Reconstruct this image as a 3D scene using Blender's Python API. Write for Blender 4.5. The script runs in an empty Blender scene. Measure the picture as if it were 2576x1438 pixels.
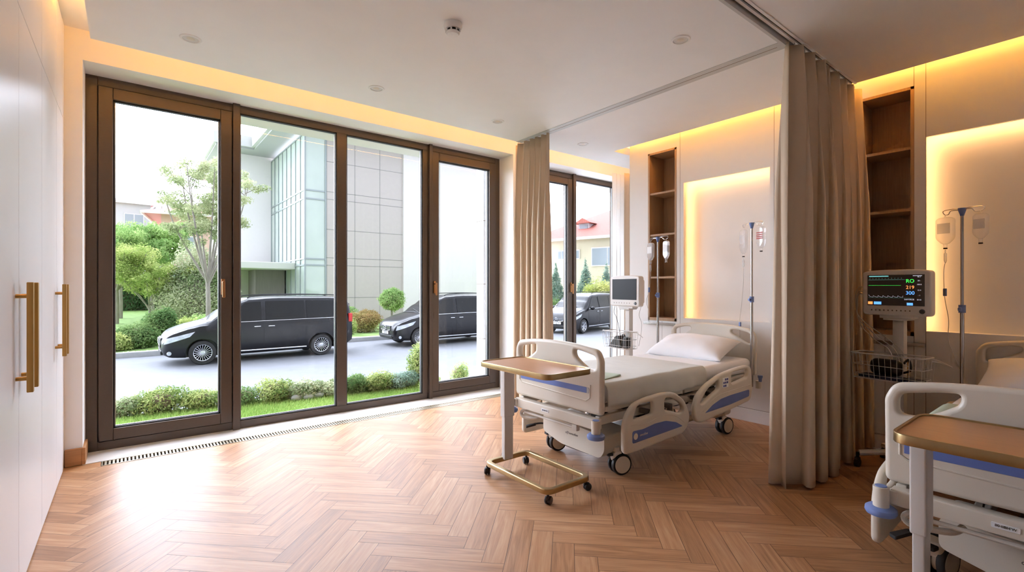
import bpy, bmesh, math, random
import numpy as np
from mathutils import Vector, Matrix, noise
random.seed(7); rng = np.random.default_rng(7)
R = math.radians; PI = math.pi
SC = bpy.context.scene; COL = SC.collection

# ------------------------------------------------------------------ camera, world, exposure
cam = bpy.data.cameras.new('camera'); cam_o = bpy.data.objects.new('camera', cam); COL.objects.link(cam_o)
cam.sensor_width = 36.0; cam.lens = 36.0 * 1215.0 / 2576.0; cam.clip_end = 400
cam.shift_y = 5.0 / 2576.0
cam_o.location = (0, 0, 1.35); cam_o.rotation_euler = (R(90), 0, R(51.6 - 90))
SC.cycles.use_light_tree = False
SC.camera = cam_o
SC.view_settings.view_transform = 'Standard'; SC.view_settings.look = 'None'
SC.view_settings.gamma = 1.0; SC.view_settings.use_curve_mapping = False
SC.view_settings.exposure = 0.95
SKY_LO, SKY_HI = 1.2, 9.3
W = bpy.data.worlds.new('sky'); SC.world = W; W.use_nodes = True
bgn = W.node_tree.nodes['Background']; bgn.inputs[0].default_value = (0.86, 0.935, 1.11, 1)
# overcast sky, brightest over the street side (+Y), duller behind the building
_n = W.node_tree.nodes; _l = W.node_tree.links
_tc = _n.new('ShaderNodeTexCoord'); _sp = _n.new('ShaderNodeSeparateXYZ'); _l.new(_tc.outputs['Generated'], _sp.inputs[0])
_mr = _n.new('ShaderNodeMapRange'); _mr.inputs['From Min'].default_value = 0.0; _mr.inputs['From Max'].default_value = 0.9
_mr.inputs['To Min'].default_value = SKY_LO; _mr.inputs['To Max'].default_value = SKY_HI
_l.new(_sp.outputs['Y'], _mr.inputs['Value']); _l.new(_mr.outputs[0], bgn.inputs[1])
SC.cycles.max_bounces = 6; SC.cycles.diffuse_bounces = 4; SC.cycles.glossy_bounces = 2; SC.cycles.use_adaptive_sampling = True; SC.cycles.adaptive_threshold = 0.06; SC.cycles.adaptive_min_samples = 16; SC.cycles.transparent_max_bounces = 16
SC.cycles.transmission_bounces = 4; SC.cycles.use_denoising = True; SC.cycles.sample_clamp_indirect = 6.0
SC.cycles.caustics_reflective = False; SC.cycles.caustics_refractive = False
WARM = (1.0, 0.43, 0.07); WARM_N = (1.0, 0.52, 0.19)

def area(name, loc, size, energy, color, direction, portal=False, parent=None, spread=180):
    l = bpy.data.lights.new(name, 'AREA'); l.shape = 'RECTANGLE'; l.size, l.size_y = size
    l.energy = energy; l.color = color; l.spread = R(spread)
    if portal: l.cycles.is_portal = True
    o = bpy.data.objects.new(name, l); COL.objects.link(o); o.location = loc
    d = Vector(direction).normalized()
    o.rotation_euler = d.to_track_quat('-Z', 'Y').to_euler(); return o
def area_xy(name, loc, length, width, energy, color, direction, along, spread=180):
    """strip light: its long side runs along 'along'"""
    l = bpy.data.lights.new(name, 'AREA'); l.shape = 'RECTANGLE'; l.size = length; l.size_y = width
    l.energy = energy; l.color = color; l.spread = R(spread)
    o = bpy.data.objects.new(name, l); COL.objects.link(o)
    z = -Vector(direction).normalized(); x = Vector(along).normalized(); y = z.cross(x)
    m = Matrix((x, y, z)).transposed().to_4x4(); m.translation = Vector(loc); o.matrix_world = m; return o
area('window_portal', (1.83, 5.60, 1.55), (4.3, 3.1), 1, (1, 1, 1), (0, -1, 0), True)
area('window_portal', (5.37, 5.60, 1.55), (2.1, 3.1), 1, (1, 1, 1), (0, -1, 0), True)
# LED strips lying on the ceiling slab in the coves
K = 0.31
area_xy('cove_led', (3.3, 4.27, 3.17), 6.9, 0.03, 62 * K, WARM, (0, 0.45, 1), (1, 0, 0))
area_xy('cove_led', (-0.24, 2.9, 3.17), 2.7, 0.03, 26 * K, WARM, (-0.3, 0, 1), (0, 1, 0))
area_xy('cove_led', (4.66, 2.65, 3.17), 2.35, 0.03, 30 * K, WARM, (0.6, 0, 1), (0, 1, 0))
area_xy('cove_led', (4.66, -0.55, 3.17), 3.7, 0.03, 60 * K, WARM, (0.6, 0, 1), (0, 1, 0))
# LED strips inside the two lit wall niches
for (ya, yb) in ((2.14, 3.08), (-0.59, 0.957)):
    area_xy('niche_led', (4.962, yb + 0.03, 1.775), 1.56, 0.02, 1.1, WARM_N, (0.25, -1, 0), (0, 0, 1))
    area_xy('niche_led', (4.962, (ya + yb) / 2, 2.57), yb - ya, 0.02, 1.0 * (yb - ya), WARM_N, (0.25, 0, -1), (0, 1, 0))

# ------------------------------------------------------------------ materials
def lin(c):
    c = c / 255.0; return c / 12.92 if c <= 0.04045 else ((c + 0.055) / 1.055) ** 2.4
def C3(r, g, b): return (lin(r), lin(g), lin(b), 1.0)
M = {}
def mat(name, col, rough=0.5, metal=0.0, noise_amt=0.0, noise_scale=5.0, bump=0.0, bump_scale=200.0, coat=0.0, spec=0.5, emit=None, estr=0.0, stretch=None):
    m = bpy.data.materials.new(name); m.use_nodes = True; nt = m.node_tree; N = nt.nodes; L = nt.links
    p = N['Principled BSDF']; c = C3(*col)
    p.inputs['Base Color'].default_value = c; p.inputs['Roughness'].default_value = rough; p.inputs['Metallic'].default_value = metal
    p.inputs['Coat Weight'].default_value = coat; p.inputs['Specular IOR Level'].default_value = spec
    if emit is not None:
        p.inputs['Emission Color'].default_value = C3(*emit); p.inputs['Emission Strength'].default_value = estr
    tc = N.new('ShaderNodeTexCoord'); src = tc.outputs['Object']
    if stretch:
        mp = N.new('ShaderNodeMapping'); mp.inputs['Scale'].default_value = stretch; L.new(src, mp.inputs[0]); src = mp.outputs[0]
    if noise_amt:
        n = N.new('ShaderNodeTexNoise'); n.inputs['Scale'].default_value = noise_scale; n.inputs['Detail'].default_value = 5
        L.new(src, n.inputs['Vector'])
        r = N.new('ShaderNodeMapRange'); r.inputs['From Min'].default_value = 0.3; r.inputs['From Max'].default_value = 0.7
        r.inputs['To Min'].default_value = 1 - noise_amt; r.inputs['To Max'].default_value = 1 + noise_amt
        L.new(n.outputs[0], r.inputs['Value'])
        mx = N.new('ShaderNodeMix'); mx.data_type = 'RGBA'; mx.blend_type = 'MULTIPLY'; mx.inputs[0].default_value = 1.0
        mx.inputs[6].default_value = c; L.new(r.outputs[0], mx.inputs[7]); L.new(mx.outputs[2], p.inputs['Base Color'])
    if bump:
        n2 = N.new('ShaderNodeTexNoise'); n2.inputs['Scale'].default_value = bump_scale; n2.inputs['Detail'].default_value = 3
        L.new(src, n2.inputs['Vector'])
        b = N.new('ShaderNodeBump'); b.inputs['Strength'].default_value = bump; b.inputs['Distance'].default_value = 0.002
        L.new(n2.outputs[0], b.inputs['Height']); L.new(b.outputs[0], p.inputs['Normal'])
    M[name] = m; return m
mat('wall_paint', (240, 239, 238), 0.6, noise_amt=0.01, bump=0.05)
mat('panel_paint', (238, 235, 231), 0.45, noise_amt=0.01)
mat('ceiling_paint', (242, 243, 245), 0.7, noise_amt=0.01)
mat('seam', (120, 105, 88), 0.7)
mat('lacquer', (232, 232, 234), 0.36, noise_amt=0.01, spec=0.6, bump=0.03, bump_scale=6)
mat('frame_brown', (90, 78, 69), 0.38, metal=0.25, noise_amt=0.05, noise_scale=30, stretch=(1, 1, 6))
mat('gasket', (25, 25, 26), 0.5)
mat('spacer', (170, 172, 174), 0.3, metal=0.8)
mat('stone', (222, 218, 212), 0.35, noise_amt=0.03, noise_scale=8)
mat('wood_trim', (178, 128, 82), 0.45, noise_amt=0.12, noise_scale=6, stretch=(1, 1, 14))
mat('wood_shelf', (178, 143, 108), 0.45, noise_amt=0.10, noise_scale=10, stretch=(9, 9, 0.6))
mat('wood_table', (192, 138, 92), 0.38, noise_amt=0.05, noise_scale=5, stretch=(14, 1.0, 1))
mat('brass', (178, 154, 112), 0.3, metal=1.0, noise_amt=0.08, noise_scale=12)
mat('brass_matte', (190, 150, 88), 0.38, metal=1.0, noise_amt=0.05)
mat('bronze', (170, 120, 78), 0.35, metal=0.9, noise_amt=0.03)
mat('grille_metal', (196, 184, 160), 0.35, metal=0.6, noise_amt=0.03)
mat('dark', (22, 20, 19), 0.6)
mat('alu', (214, 211, 207), 0.42, metal=0.1, noise_amt=0.02)
mat('track_grey', (196, 198, 198), 0.5)
mat('chrome', (205, 205, 208), 0.12, metal=1.0)
mat('steel', (176, 172, 170), 0.25, metal=1.0, noise_amt=0.03)
mat('bed_plastic', (216, 207, 192), 0.34, noise_amt=0.012, noise_scale=4)
mat('bed_metal', (206, 198, 186), 0.4, noise_amt=0.02)
mat('bed_blue', (100, 120, 182), 0.35, noise_amt=0.02)
mat('bed_bumper', (114, 136, 190), 0.4, noise_amt=0.02)
mat('mech_dark', (52, 46, 42), 0.5, noise_amt=0.1)
mat('mech_grey', (120, 114, 108), 0.4, metal=0.5)
mat('rubber', (34, 33, 34), 0.5, noise_amt=0.05)
mat('rubber_grey', (86, 92, 104), 0.5)
mat('sheet', (236, 234, 234), 0.85, noise_amt=0.01, bump=0.15, bump_scale=500)
mat('blanket', (206, 204, 196), 0.9, noise_amt=0.02, bump=0.3, bump_scale=700)
mat('green_cloth', (178, 190, 168), 0.9, noise_amt=0.02, bump=0.3, bump_scale=700)
mat('label_white', (235, 235, 235), 0.5)
mat('ink', (60, 52, 50), 0.6)
mat('ink_blue', (70, 80, 150), 0.6)
mat('device', (222, 217, 210), 0.35, noise_amt=0.01)
mat('device_grey', (176, 176, 178), 0.35)
mat('screen_off', (34, 33, 34), 0.35, spec=0.15, noise_amt=0.02)
mat('screen_on', (24, 20, 18), 0.25, emit=(40, 30, 24), estr=0.25)
mat('cable', (196, 192, 186), 0.5)
mat('cable_dark', (70, 66, 62), 0.5)
mat('navy', (36, 48, 84), 0.6, noise_amt=0.1)
mat('black_plastic', (16, 16, 17), 0.3)
mat('knob', (84, 92, 98), 0.35)
mat('red_label', (176, 70, 62), 0.5)
mat('led_green', (60, 220, 80), 0.5, emit=(60, 235, 80), estr=1.0)
mat('led_orange', (230, 140, 80), 0.5, emit=(235, 140, 75), estr=0.9)
mat('led_blue', (90, 150, 240), 0.5, emit=(90, 155, 245), estr=0.9)
mat('led_teal', (110, 190, 190), 0.5, emit=(110, 185, 185), estr=0.6)
mat('led_dim', (80, 120, 110), 0.5, emit=(80, 125, 115), estr=0.45)
mat('led_white', (190, 190, 200), 0.5, emit=(180, 180, 195), estr=0.5)
# outdoors
mat('asphalt', (118, 120, 124), 0.85, noise_amt=0.05, noise_scale=3)
mat('kerb', (176, 176, 176), 0.8, noise_amt=0.06, noise_scale=9)
mat('lawn', (128, 158, 84), 0.95, noise_amt=0.2, noise_scale=5)
mat('soil', (120, 104, 88), 0.95, noise_amt=0.2)
mat('ext_white', (228, 222, 222), 0.8, noise_amt=0.01)
mat('ext_panel', (190, 180, 176), 0.6, noise_amt=0.02)
mat('ext_joint', (150, 147, 145), 0.7)
mat('ext_soffit', (170, 170, 172), 0.7)
mat('ext_fascia', (200, 198, 198), 0.6)
mat('ext_mullion', (150, 158, 158), 0.4, metal=0.4)
mat('sky_block', (120, 116, 112), 0.7, noise_amt=0.03)
mat('ext_dark', (128, 120, 116), 0.6, noise_amt=0.1, noise_scale=6, stretch=(8, 8, 0.3))
mat('ext_glass', (186, 196, 188), 0.06, spec=1.0, noise_amt=0.08, noise_scale=0.6)
mat('ext_canopy', (208, 206, 202), 0.6)
mat('house_cream', (208, 196, 172), 0.85, noise_amt=0.02)
mat('house_peach', (208, 176, 162), 0.85, noise_amt=0.02)
mat('house_white', (196, 194, 197), 0.85, noise_amt=0.02)
mat('house_pane', (150, 158, 166), 0.15)
mat('pillar', (205, 207, 208), 0.6, noise_amt=0.02)
mat('car_black', (8, 8, 15), 0.28, spec=0.45)
mat('car_trim', (18, 18, 19), 0.5)
mat('car_glass', (10, 12, 14), 0.28, spec=0.35)
mat('car_chrome', (214, 216, 220), 0.15, metal=1.0)
mat('car_rim', (206, 208, 212), 0.25, metal=0.8)
mat('headlight', (190, 196, 204), 0.08, spec=0.9, noise_amt=0.2, noise_scale=9)
mat('taillight', (200, 40, 36), 0.2)
mat('bark', (150, 142, 132), 0.9, noise_amt=0.2, noise_scale=12, stretch=(1, 1, 0.3))

def tile_mat(name, col):
    m = mat(name, col, 0.85, noise_amt=0.08, noise_scale=4); nt = m.node_tree; N = nt.nodes; L = nt.links
    tc = N.new('ShaderNodeTexCoord'); w = N.new('ShaderNodeTexBrick'); w.inputs['Scale'].default_value = 3.0
    c = C3(*col); w.inputs['Color1'].default_value = c; w.inputs['Color2'].default_value = tuple(v * .82 for v in c[:3]) + (1,)
    w.inputs['Mortar'].default_value = tuple(v * .6 for v in c[:3]) + (1,); w.inputs['Mortar Size'].default_value = 0.05
    L.new(tc.outputs['Object'], w.inputs['Vector']); L.new(w.outputs[0], N['Principled BSDF'].inputs['Base Color'])
tile_mat('roof_tile', (188, 114, 100))

def glass_mat(name, tint=(1, 1, 1), refl=1.0, body=None, body_amt=0.0):
    m = bpy.data.materials.new(name); m.use_nodes = True; nt = m.node_tree; N = nt.nodes; L = nt.links
    N.remove(N['Principled BSDF']); out = N['Material Output']
    t = N.new('ShaderNodeBsdfTransparent'); t.inputs[0].default_value = (*tint, 1)
    g = N.new('ShaderNodeBsdfGlossy'); g.inputs['Roughness'].default_value = 0.02
    fr = N.new('ShaderNodeLayerWeight'); fr.inputs[0].default_value = 0.5
    pw = N.new('ShaderNodeMath'); pw.operation = 'POWER'; pw.inputs[1].default_value = 5.0; L.new(fr.outputs['Facing'], pw.inputs[0])
    mu = N.new('ShaderNodeMath'); mu.operation = 'MULTIPLY_ADD'; mu.inputs[1].default_value = 0.9 * refl; mu.inputs[2].default_value = 0.06 * refl
    L.new(pw.outputs[0], mu.inputs[0]); mx = N.new('ShaderNodeMixShader'); L.new(mu.outputs[0], mx.inputs[0])
    src = t.outputs[0]
    if body:
        d = N.new('ShaderNodeBsdfDiffuse'); d.inputs[0].default_value = C3(*body)
        m2 = N.new('ShaderNodeMixShader'); lw = N.new('ShaderNodeLayerWeight'); lw.inputs[0].default_value = 0.4
        rr = N.new('ShaderNodeMapRange'); rr.inputs['To Min'].default_value = body_amt; rr.inputs['To Max'].default_value = min(1, body_amt * 3 + .12)
        L.new(lw.outputs['Facing'], rr.inputs['Value']); L.new(rr.outputs[0], m2.inputs[0]); L.new(t.outputs[0], m2.inputs[1]); L.new(d.outputs[0], m2.inputs[2]); src = m2.outputs[0]
    L.new(src, mx.inputs[1]); L.new(g.outputs[0], mx.inputs[2]); L.new(mx.outputs[0], out.inputs[0]); M[name] = m
glass_mat('glass', (0.985, 0.98, 0.98), 0.5)
glass_mat('clear_plastic', (0.985, 0.985, 0.99), 0.8, (240, 240, 242), 0.05)
glass_mat('milky_plastic', (0.97, 0.975, 0.985), 0.8, (240, 242, 246), 0.22)

def leaf_mat(name, c1, c2, trans=0.4):
    m = bpy.data.materials.new(name); m.use_nodes = True; nt = m.node_tree; N = nt.nodes; L = nt.links
    N.remove(N['Principled BSDF']); out = N['Material Output']
    at = N.new('ShaderNodeAttribute'); at.attribute_name = 'rnd'
    mx = N.new('ShaderNodeMix'); mx.data_type = 'RGBA'; mx.inputs[6].default_value = C3(*c1); mx.inputs[7].default_value = C3(*c2)
    L.new(at.outputs['Fac'], mx.inputs[0])
    d = N.new('ShaderNodeBsdfDiffuse'); t = N.new('ShaderNodeBsdfTranslucent'); s = N.new('ShaderNodeMixShader'); s.inputs[0].default_value = trans
    L.new(mx.outputs[2], d.inputs[0]); L.new(mx.outputs[2], t.inputs[0]); L.new(d.outputs[0], s.inputs[1]); L.new(t.outputs[0], s.inputs[2])
    L.new(s.outputs[0], out.inputs[0]); M[name] = m
leaf_mat('leaf_pale', (138, 154, 108), (214, 216, 176))
leaf_mat('leaf_bright', (122, 162, 92), (196, 216, 146))
leaf_mat('leaf_lime', (142, 168, 88), (210, 216, 144))
leaf_mat('leaf_mid', (84, 118, 70), (140, 164, 104))
leaf_mat('leaf_dark', (66, 100, 64), (112, 140, 96))
leaf_mat('leaf_varieg', (124, 146, 98), (224, 224, 192))
leaf_mat('leaf_hedge', (108, 138, 76), (204, 210, 142))
leaf_mat('leaf_rust', (168, 140, 96), (176, 168, 110))
leaf_mat('leaf_blue', (122, 150, 134), (178, 196, 178))
leaf_mat('leaf_gold', (168, 180, 96), (226, 222, 150))
leaf_mat('grass_blade', (128, 160, 80), (176, 196, 116))

def cloth_mat(name, col, trans=0.0, bump=0.25):
    m = mat(name, col, 0.9, noise_amt=0.02, noise_scale=3, bump=bump, bump_scale=600); nt = m.node_tree; N = nt.nodes; L = nt.links
    if trans:
        p = N['Principled BSDF']; t = N.new('ShaderNodeBsdfTranslucent'); t.inputs[0].default_value = C3(*col)
        s = N.new('ShaderNodeMixShader'); s.inputs[0].default_value = trans
        L.new(p.outputs[0], s.inputs[1]); L.new(t.outputs[0], s.inputs[2]); L.new(s.outputs[0], N['Material Output'].inputs[0])
cloth_mat('curtain', (224, 202, 176), 0.12)
cloth_mat('sheer', (248, 247, 245), 0.6)

def floor_mat():
    m = bpy.data.materials.new('oak_herringbone'); m.use_nodes = True; nt = m.node_tree; N = nt.nodes; L = nt.links
    p = N['Principled BSDF']
    uv = N.new('ShaderNodeUVMap'); uv.uv_map = 'plank'
    at = N.new('ShaderNodeAttribute'); at.attribute_name = 'rnd'
    sep = N.new('ShaderNodeSeparateXYZ'); L.new(uv.outputs[0], sep.inputs[0])
    def math(op, a, b=None):
        n = N.new('ShaderNodeMath'); n.operation = op
        for i, v in enumerate((a, b)):
            if v is None: continue
            if isinstance(v, (int, float)): n.inputs[i].default_value = v
            else: L.new(v, n.inputs[i])
        if op == 'MULTIPLY_ADD': n.inputs[2].default_value = 0.14
        return n.outputs[0]
    off = math('MULTIPLY', at.outputs['Fac'], 37.0)
    cmb = N.new('ShaderNodeCombineXYZ')
    L.new(math('ADD', math('MULTIPLY', sep.outputs[0], 1.3), off), cmb.inputs[0]); L.new(math('MULTIPLY', sep.outputs[1], 16.0), cmb.inputs[1]); L.new(off, cmb.inputs[2])
    n1 = N.new('ShaderNodeTexNoise'); n1.inputs['Scale'].default_value = 1.6; n1.inputs['Detail'].default_value = 6; n1.inputs['Distortion'].default_value = 1.2
    L.new(cmb.outputs[0], n1.inputs['Vector'])
    cmb2 = N.new('ShaderNodeCombineXYZ')
    L.new(math('ADD', math('MULTIPLY', sep.outputs[0], 3.0), off), cmb2.inputs[0]); L.new(math('MULTIPLY', sep.outputs[1], 110.0), cmb2.inputs[1]); L.new(off, cmb2.inputs[2])
    n2 = N.new('ShaderNodeTexNoise'); n2.inputs['Scale'].default_value = 2.0; n2.inputs['Detail'].default_value = 4
    L.new(cmb2.outputs[0], n2.inputs['Vector'])
    fac = math('ADD', math('MULTIPLY', math('SUBTRACT', n1.outputs[0], 0.5), 1.1), math('ADD', math('MULTIPLY_ADD', at.outputs['Fac'], 0.36), math('MULTIPLY', math('SUBTRACT', n2.outputs[0], 0.5), 0.55)))
    cr = N.new('ShaderNodeValToRGB'); e = cr.color_ramp.elements
    e[0].position = 0.0; e[0].color = C3(150, 109, 76); e[1].position = 0.75; e[1].color = C3(202, 162, 124)
    x = e.new(0.35); x.color = C3(180, 135, 97)
    L.new(fac, cr.inputs[0])
    # joints
    PL, PW = 0.57, 0.114
    d = math('MINIMUM', math('MINIMUM', sep.outputs[0], math('SUBTRACT', PL, sep.outputs[0])), math('MINIMUM', sep.outputs[1], math('SUBTRACT', PW, sep.outputs[1])))
    j = N.new('ShaderNodeMapRange'); j.inputs['From Min'].default_value = 0.0006; j.inputs['From Max'].default_value = 0.0018; L.new(d, j.inputs['Value'])
    mx = N.new('ShaderNodeMix'); mx.data_type = 'RGBA'; mx.inputs[6].default_value = C3(74, 44, 26); L.new(j.outputs[0], mx.inputs[0]); L.new(cr.outputs[0], mx.inputs[7])
    L.new(mx.outputs[2], p.inputs['Base Color'])
    rr = N.new('ShaderNodeMapRange'); rr.inputs['To Min'].default_value = 0.37; rr.inputs['To Max'].default_value = 0.47; L.new(n1.outputs[0], rr.inputs['Value'])
    L.new(rr.outputs[0], p.inputs['Roughness'])
    p.inputs['Specular IOR Level'].default_value = 0.27
    p.inputs['Coat Weight'].default_value = 0.0; p.inputs['Coat Roughness'].default_value = 0.3
    b = N.new('ShaderNodeBump'); b.inputs['Strength'].default_value = 0.35; b.inputs['Distance'].default_value = 0.001
    hh = math('ADD', math('MULTIPLY', n2.outputs[0], 0.25), j.outputs[0]); L.new(hh, b.inputs['Height']); L.new(b.outputs[0], p.inputs['Normal'])
    M['floor'] = m
floor_mat()

# ------------------------------------------------------------------ helpers
def link(o, parent=None):
    COL.objects.link(o)
    if parent is not None: o.parent = parent
    return o
def tag(o, label, cat, group=None, kind=None):
    o['label'] = label; o['category'] = cat
    if group: o['group'] = group
    if kind: o['kind'] = kind
    return o
def thing(name, label, cat, loc=(0, 0, 0), rz=0, group=None):
    o = bpy.data.objects.new(name, None); o.empty_display_size = 0.1; COL.objects.link(o)
    o.location = loc; o.rotation_euler = (0, 0, rz); return tag(o, label, cat, group)
def copy_tree(o, parent=None):
    c = o.copy(); COL.objects.link(c)
    if parent is not None: c.parent = parent
    for ch in list(o.children): copy_tree(ch, c)
    return c
def lerp(a, b, t): return a + (b - a) * t
def roundpoly(pts, r, n=5):
    """round every corner of a closed polygon"""
    out = []; m = len(pts)
    rs = r if isinstance(r, (list, tuple)) else [r] * m
    for i in range(m):
        p = Vector(pts[i]); a = Vector(pts[i - 1]); b = Vector(pts[(i + 1) % m])
        da = (a - p); db = (b - p); rr = min(rs[i], da.length * .48, db.length * .48)
        if rr < 1e-5: out.append(tuple(p)); continue
        s = p + da.normalized() * rr; e = p + db.normalized() * rr
        for k in range(n + 1):
            t = k / n; q = s * (1 - t) ** 2 + p * 2 * t * (1 - t) + e * t * t; out.append(tuple(q))
    return out
def catmull(pts, n=6, closed=False):
    P_ = [Vector(p) for p in pts]; m = len(P_); out = []
    for i in range(m if closed else m - 1):
        p0 = P_[i - 1] if (i > 0 or closed) else P_[0]; p1 = P_[i]; p2 = P_[(i + 1) % m]; p3 = P_[(i + 2) % m] if (closed or i + 2 < m) else P_[-1]
        for k in range(n):
            t = k / n; out.append(0.5 * ((2 * p1) + (p2 - p0) * t + (2 * p0 - 5 * p1 + 4 * p2 - p3) * t * t + (3 * p1 - p0 - 3 * p2 + p3) * t ** 3))
    if not closed: out.append(P_[-1])
    return out
class MB:
    def __init__(s): s.bm = bmesh.new()
    def box(s, x0, y0, z0, x1, y1, z1, bev=0, seg=2):
        g = bmesh.ops.create_cube(s.bm, size=1.0)['verts']
        sx, sy, sz = abs(x1 - x0), abs(y1 - y0), abs(z1 - z0)
        for v in g: v.co = Vector(((x0 + x1) / 2 + v.co.x * sx, (y0 + y1) / 2 + v.co.y * sy, (z0 + z1) / 2 + v.co.z * sz))
        if bev:
            ed = list({e for v in g for e in v.link_edges}); bmesh.ops.bevel(s.bm, geom=ed, offset=min(bev, sx * .49, sy * .49, sz * .49), segments=seg, profile=0.5, affect='EDGES')
        return s
    def cyl(s, p0, p1, r0, r1=None, seg=16, cap=True):
        r1 = r0 if r1 is None else r1; p0 = Vector(p0); p1 = Vector(p1); d = p1 - p0
        q = d.to_track_quat('Z', 'Y').to_matrix()
        a = [s.bm.verts.new(p0 + q @ Vector((r0 * math.cos(2 * PI * i / seg), r0 * math.sin(2 * PI * i / seg), 0))) for i in range(seg)]
        b = [s.bm.verts.new(p1 + q @ Vector((r1 * math.cos(2 * PI * i / seg), r1 * math.sin(2 * PI * i / seg), 0))) for i in range(seg)]
        for i in range(seg): s.bm.faces.new((a[i], a[(i + 1) % seg], b[(i + 1) % seg], b[i]))
        if cap: s.bm.faces.new(a[::-1]); s.bm.faces.new(b)
        return s
    def tube(s, pts, r, seg=8, closed=False, rfn=None):
        pts = [Vector(p) for p in pts]; n = len(pts); rings = []; up = None
        for i, p in enumerate(pts):
            if closed: t = pts[(i + 1) % n] - pts[i - 1]
            else: t = (pts[min(i + 1, n - 1)] - pts[max(i - 1, 0)])
            t.normalize()
            if up is None: up = t.orthogonal().normalized()
            up = (up - t * up.dot(t)); up = up.normalized() if up.length > 1e-6 else t.orthogonal().normalized()
            w = t.cross(up); rr = rfn(i / (n - 1)) if rfn else r
            rings.append([s.bm.verts.new(p + (up * math.cos(2 * PI * k / seg) + w * math.sin(2 * PI * k / seg)) * rr) for k in range(seg)])
        for i in range(n if closed else n - 1):
            A = rings[i]; B = rings[(i + 1) % n]
            for k in range(seg): s.bm.faces.new((A[k], A[(k + 1) % seg], B[(k + 1) % seg], B[k]))
        if not closed: s.bm.faces.new(rings[0][::-1]); s.bm.faces.new(rings[-1])
        return s
    def lathe(s, prof, c=(0, 0, 0), axis='Z', seg=24):
        c = Vector(c); rings = []
        for (r, h) in prof:
            ring = []
            for k in range(seg):
                a = 2 * PI * k / seg; x, y = r * math.cos(a), r * math.sin(a)
                v = {'Z': Vector((x, y, h)), 'Y': Vector((x, h, y)), 'X': Vector((h, x, y))}[axis]
                ring.append(s.bm.verts.new(c + v))
            rings.append(ring)
        for A, B in zip(rings[:-1], rings[1:]):
            for k in range(seg): s.bm.faces.new((A[k], A[(k + 1) % seg], B[(k + 1) % seg], B[k]))
        if prof[0][0] > 1e-6: s.bm.faces.new(rings[0][::-1])
        if prof[-1][0] > 1e-6: s.bm.faces.new(rings[-1])
        return s
    def sph(s, c, r, seg=16):
        r = r if isinstance(r, (tuple, list)) else (r, r, r)
        g = bmesh.ops.create_uvsphere(s.bm, u_segments=seg, v_segments=seg // 2 + 2, radius=1.0)['verts']
        for v in g: v.co = Vector((c[0] + v.co.x * r[0], c[1] + v.co.y * r[1], c[2] + v.co.z * r[2]))
        return s
    def grid(s, fn, nu, nv, close_u=False):
        V = [[s.bm.verts.new(fn(i / nu, j / nv)) for j in range(nv + 1)] for i in range(nu + (0 if close_u else 1))]
        for i in range(nu):
            A = V[i]; B = V[(i + 1) % len(V)]
            for j in range(nv): s.bm.faces.new((A[j], B[j], B[j + 1], A[j + 1]))
        return s
    def poly(s, pts): s.bm.faces.new([s.bm.verts.new(p) for p in pts]); return s
    def prism(s, pts, fn, a, b):
        """2D polygon pushed from a to b; fn(u, v, w) -> 3D"""
        A = [s.bm.verts.new(fn(u, v, a)) for u, v in pts]; B = [s.bm.verts.new(fn(u, v, b)) for u, v in pts]; n = len(pts)
        for i in range(n): s.bm.faces.new((A[i], A[(i + 1) % n], B[(i + 1) % n], B[i]))
        s.bm.faces.new(A[::-1]); s.bm.faces.new(B); return s
    def build(s, name, m, parent=None, smooth=35, label=None):
        bmesh.ops.recalc_face_normals(s.bm, faces=s.bm.faces[:])
        me = bpy.data.meshes.new(name); s.bm.to_mesh(me); s.bm.free(); me.materials.append(M[m])
        if smooth:
            me.polygons.foreach_set('use_smooth', [True] * len(me.polygons)); me.set_sharp_from_angle(angle=R(smooth))
        o = bpy.data.objects.new(name, me); link(o, parent)
        if 0 < smooth <= 60 and len(me.polygons) < 3000:
            w_ = o.modifiers.new('normals', 'WEIGHTED_NORMAL'); w_.keep_sharp = True
        if label: o['label'] = label
        return o
def struct(name, mb, m, smooth=0):
    o = mb.build(name, m, None, smooth); o['kind'] = 'structure'; return o
def curve_mesh(name, cu, m, parent, mw, smooth=35, label=None):
    tmp = bpy.data.objects.new('tmp', cu); COL.objects.link(tmp)
    dg = bpy.context.evaluated_depsgraph_get(); dg.update()
    me = bpy.data.meshes.new_from_object(tmp.evaluated_get(dg)); bpy.data.objects.remove(tmp); bpy.data.curves.remove(cu)
    me.name = name; me.transform(mw); me.materials.clear(); me.materials.append(M[m])
    if mw.determinant() < 0: me.flip_normals()
    if smooth:
        me.polygons.foreach_set('use_smooth', [True] * len(me.polygons)); me.set_sharp_from_angle(angle=R(smooth))
    o = bpy.data.objects.new(name, me); link(o, parent)
    if label: o['label'] = label
    return o
def frame(o, u, v):
    u = Vector(u); v = Vector(v); w = u.cross(v); m = Matrix((u, v, w)).transposed().to_4x4(); m.translation = Vector(o); return m
def plate(name, outer, holes, thick, bev, m, parent, mw, res=2, label=None, smooth=40):
    """flat board with rounded edges and cut-outs; the outline lies in the u-v plane of mw, centred on it"""
    cu = bpy.data.curves.new('c', 'CURVE'); cu.dimensions = '2D'; cu.fill_mode = 'BOTH'; cu.extrude = max(thick / 2 - bev, 0.0001)
    cu.bevel_depth = bev; cu.offset = -bev; cu.bevel_resolution = res
    for loop in [outer] + holes:
        sp = cu.splines.new('POLY'); sp.points.add(len(loop) - 1); sp.use_cyclic_u = True
        for p, q in zip(sp.points, loop): p.co = (q[0], q[1], 0, 1)
    return curve_mesh(name, cu, m, parent, mw, smooth, label)
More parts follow.
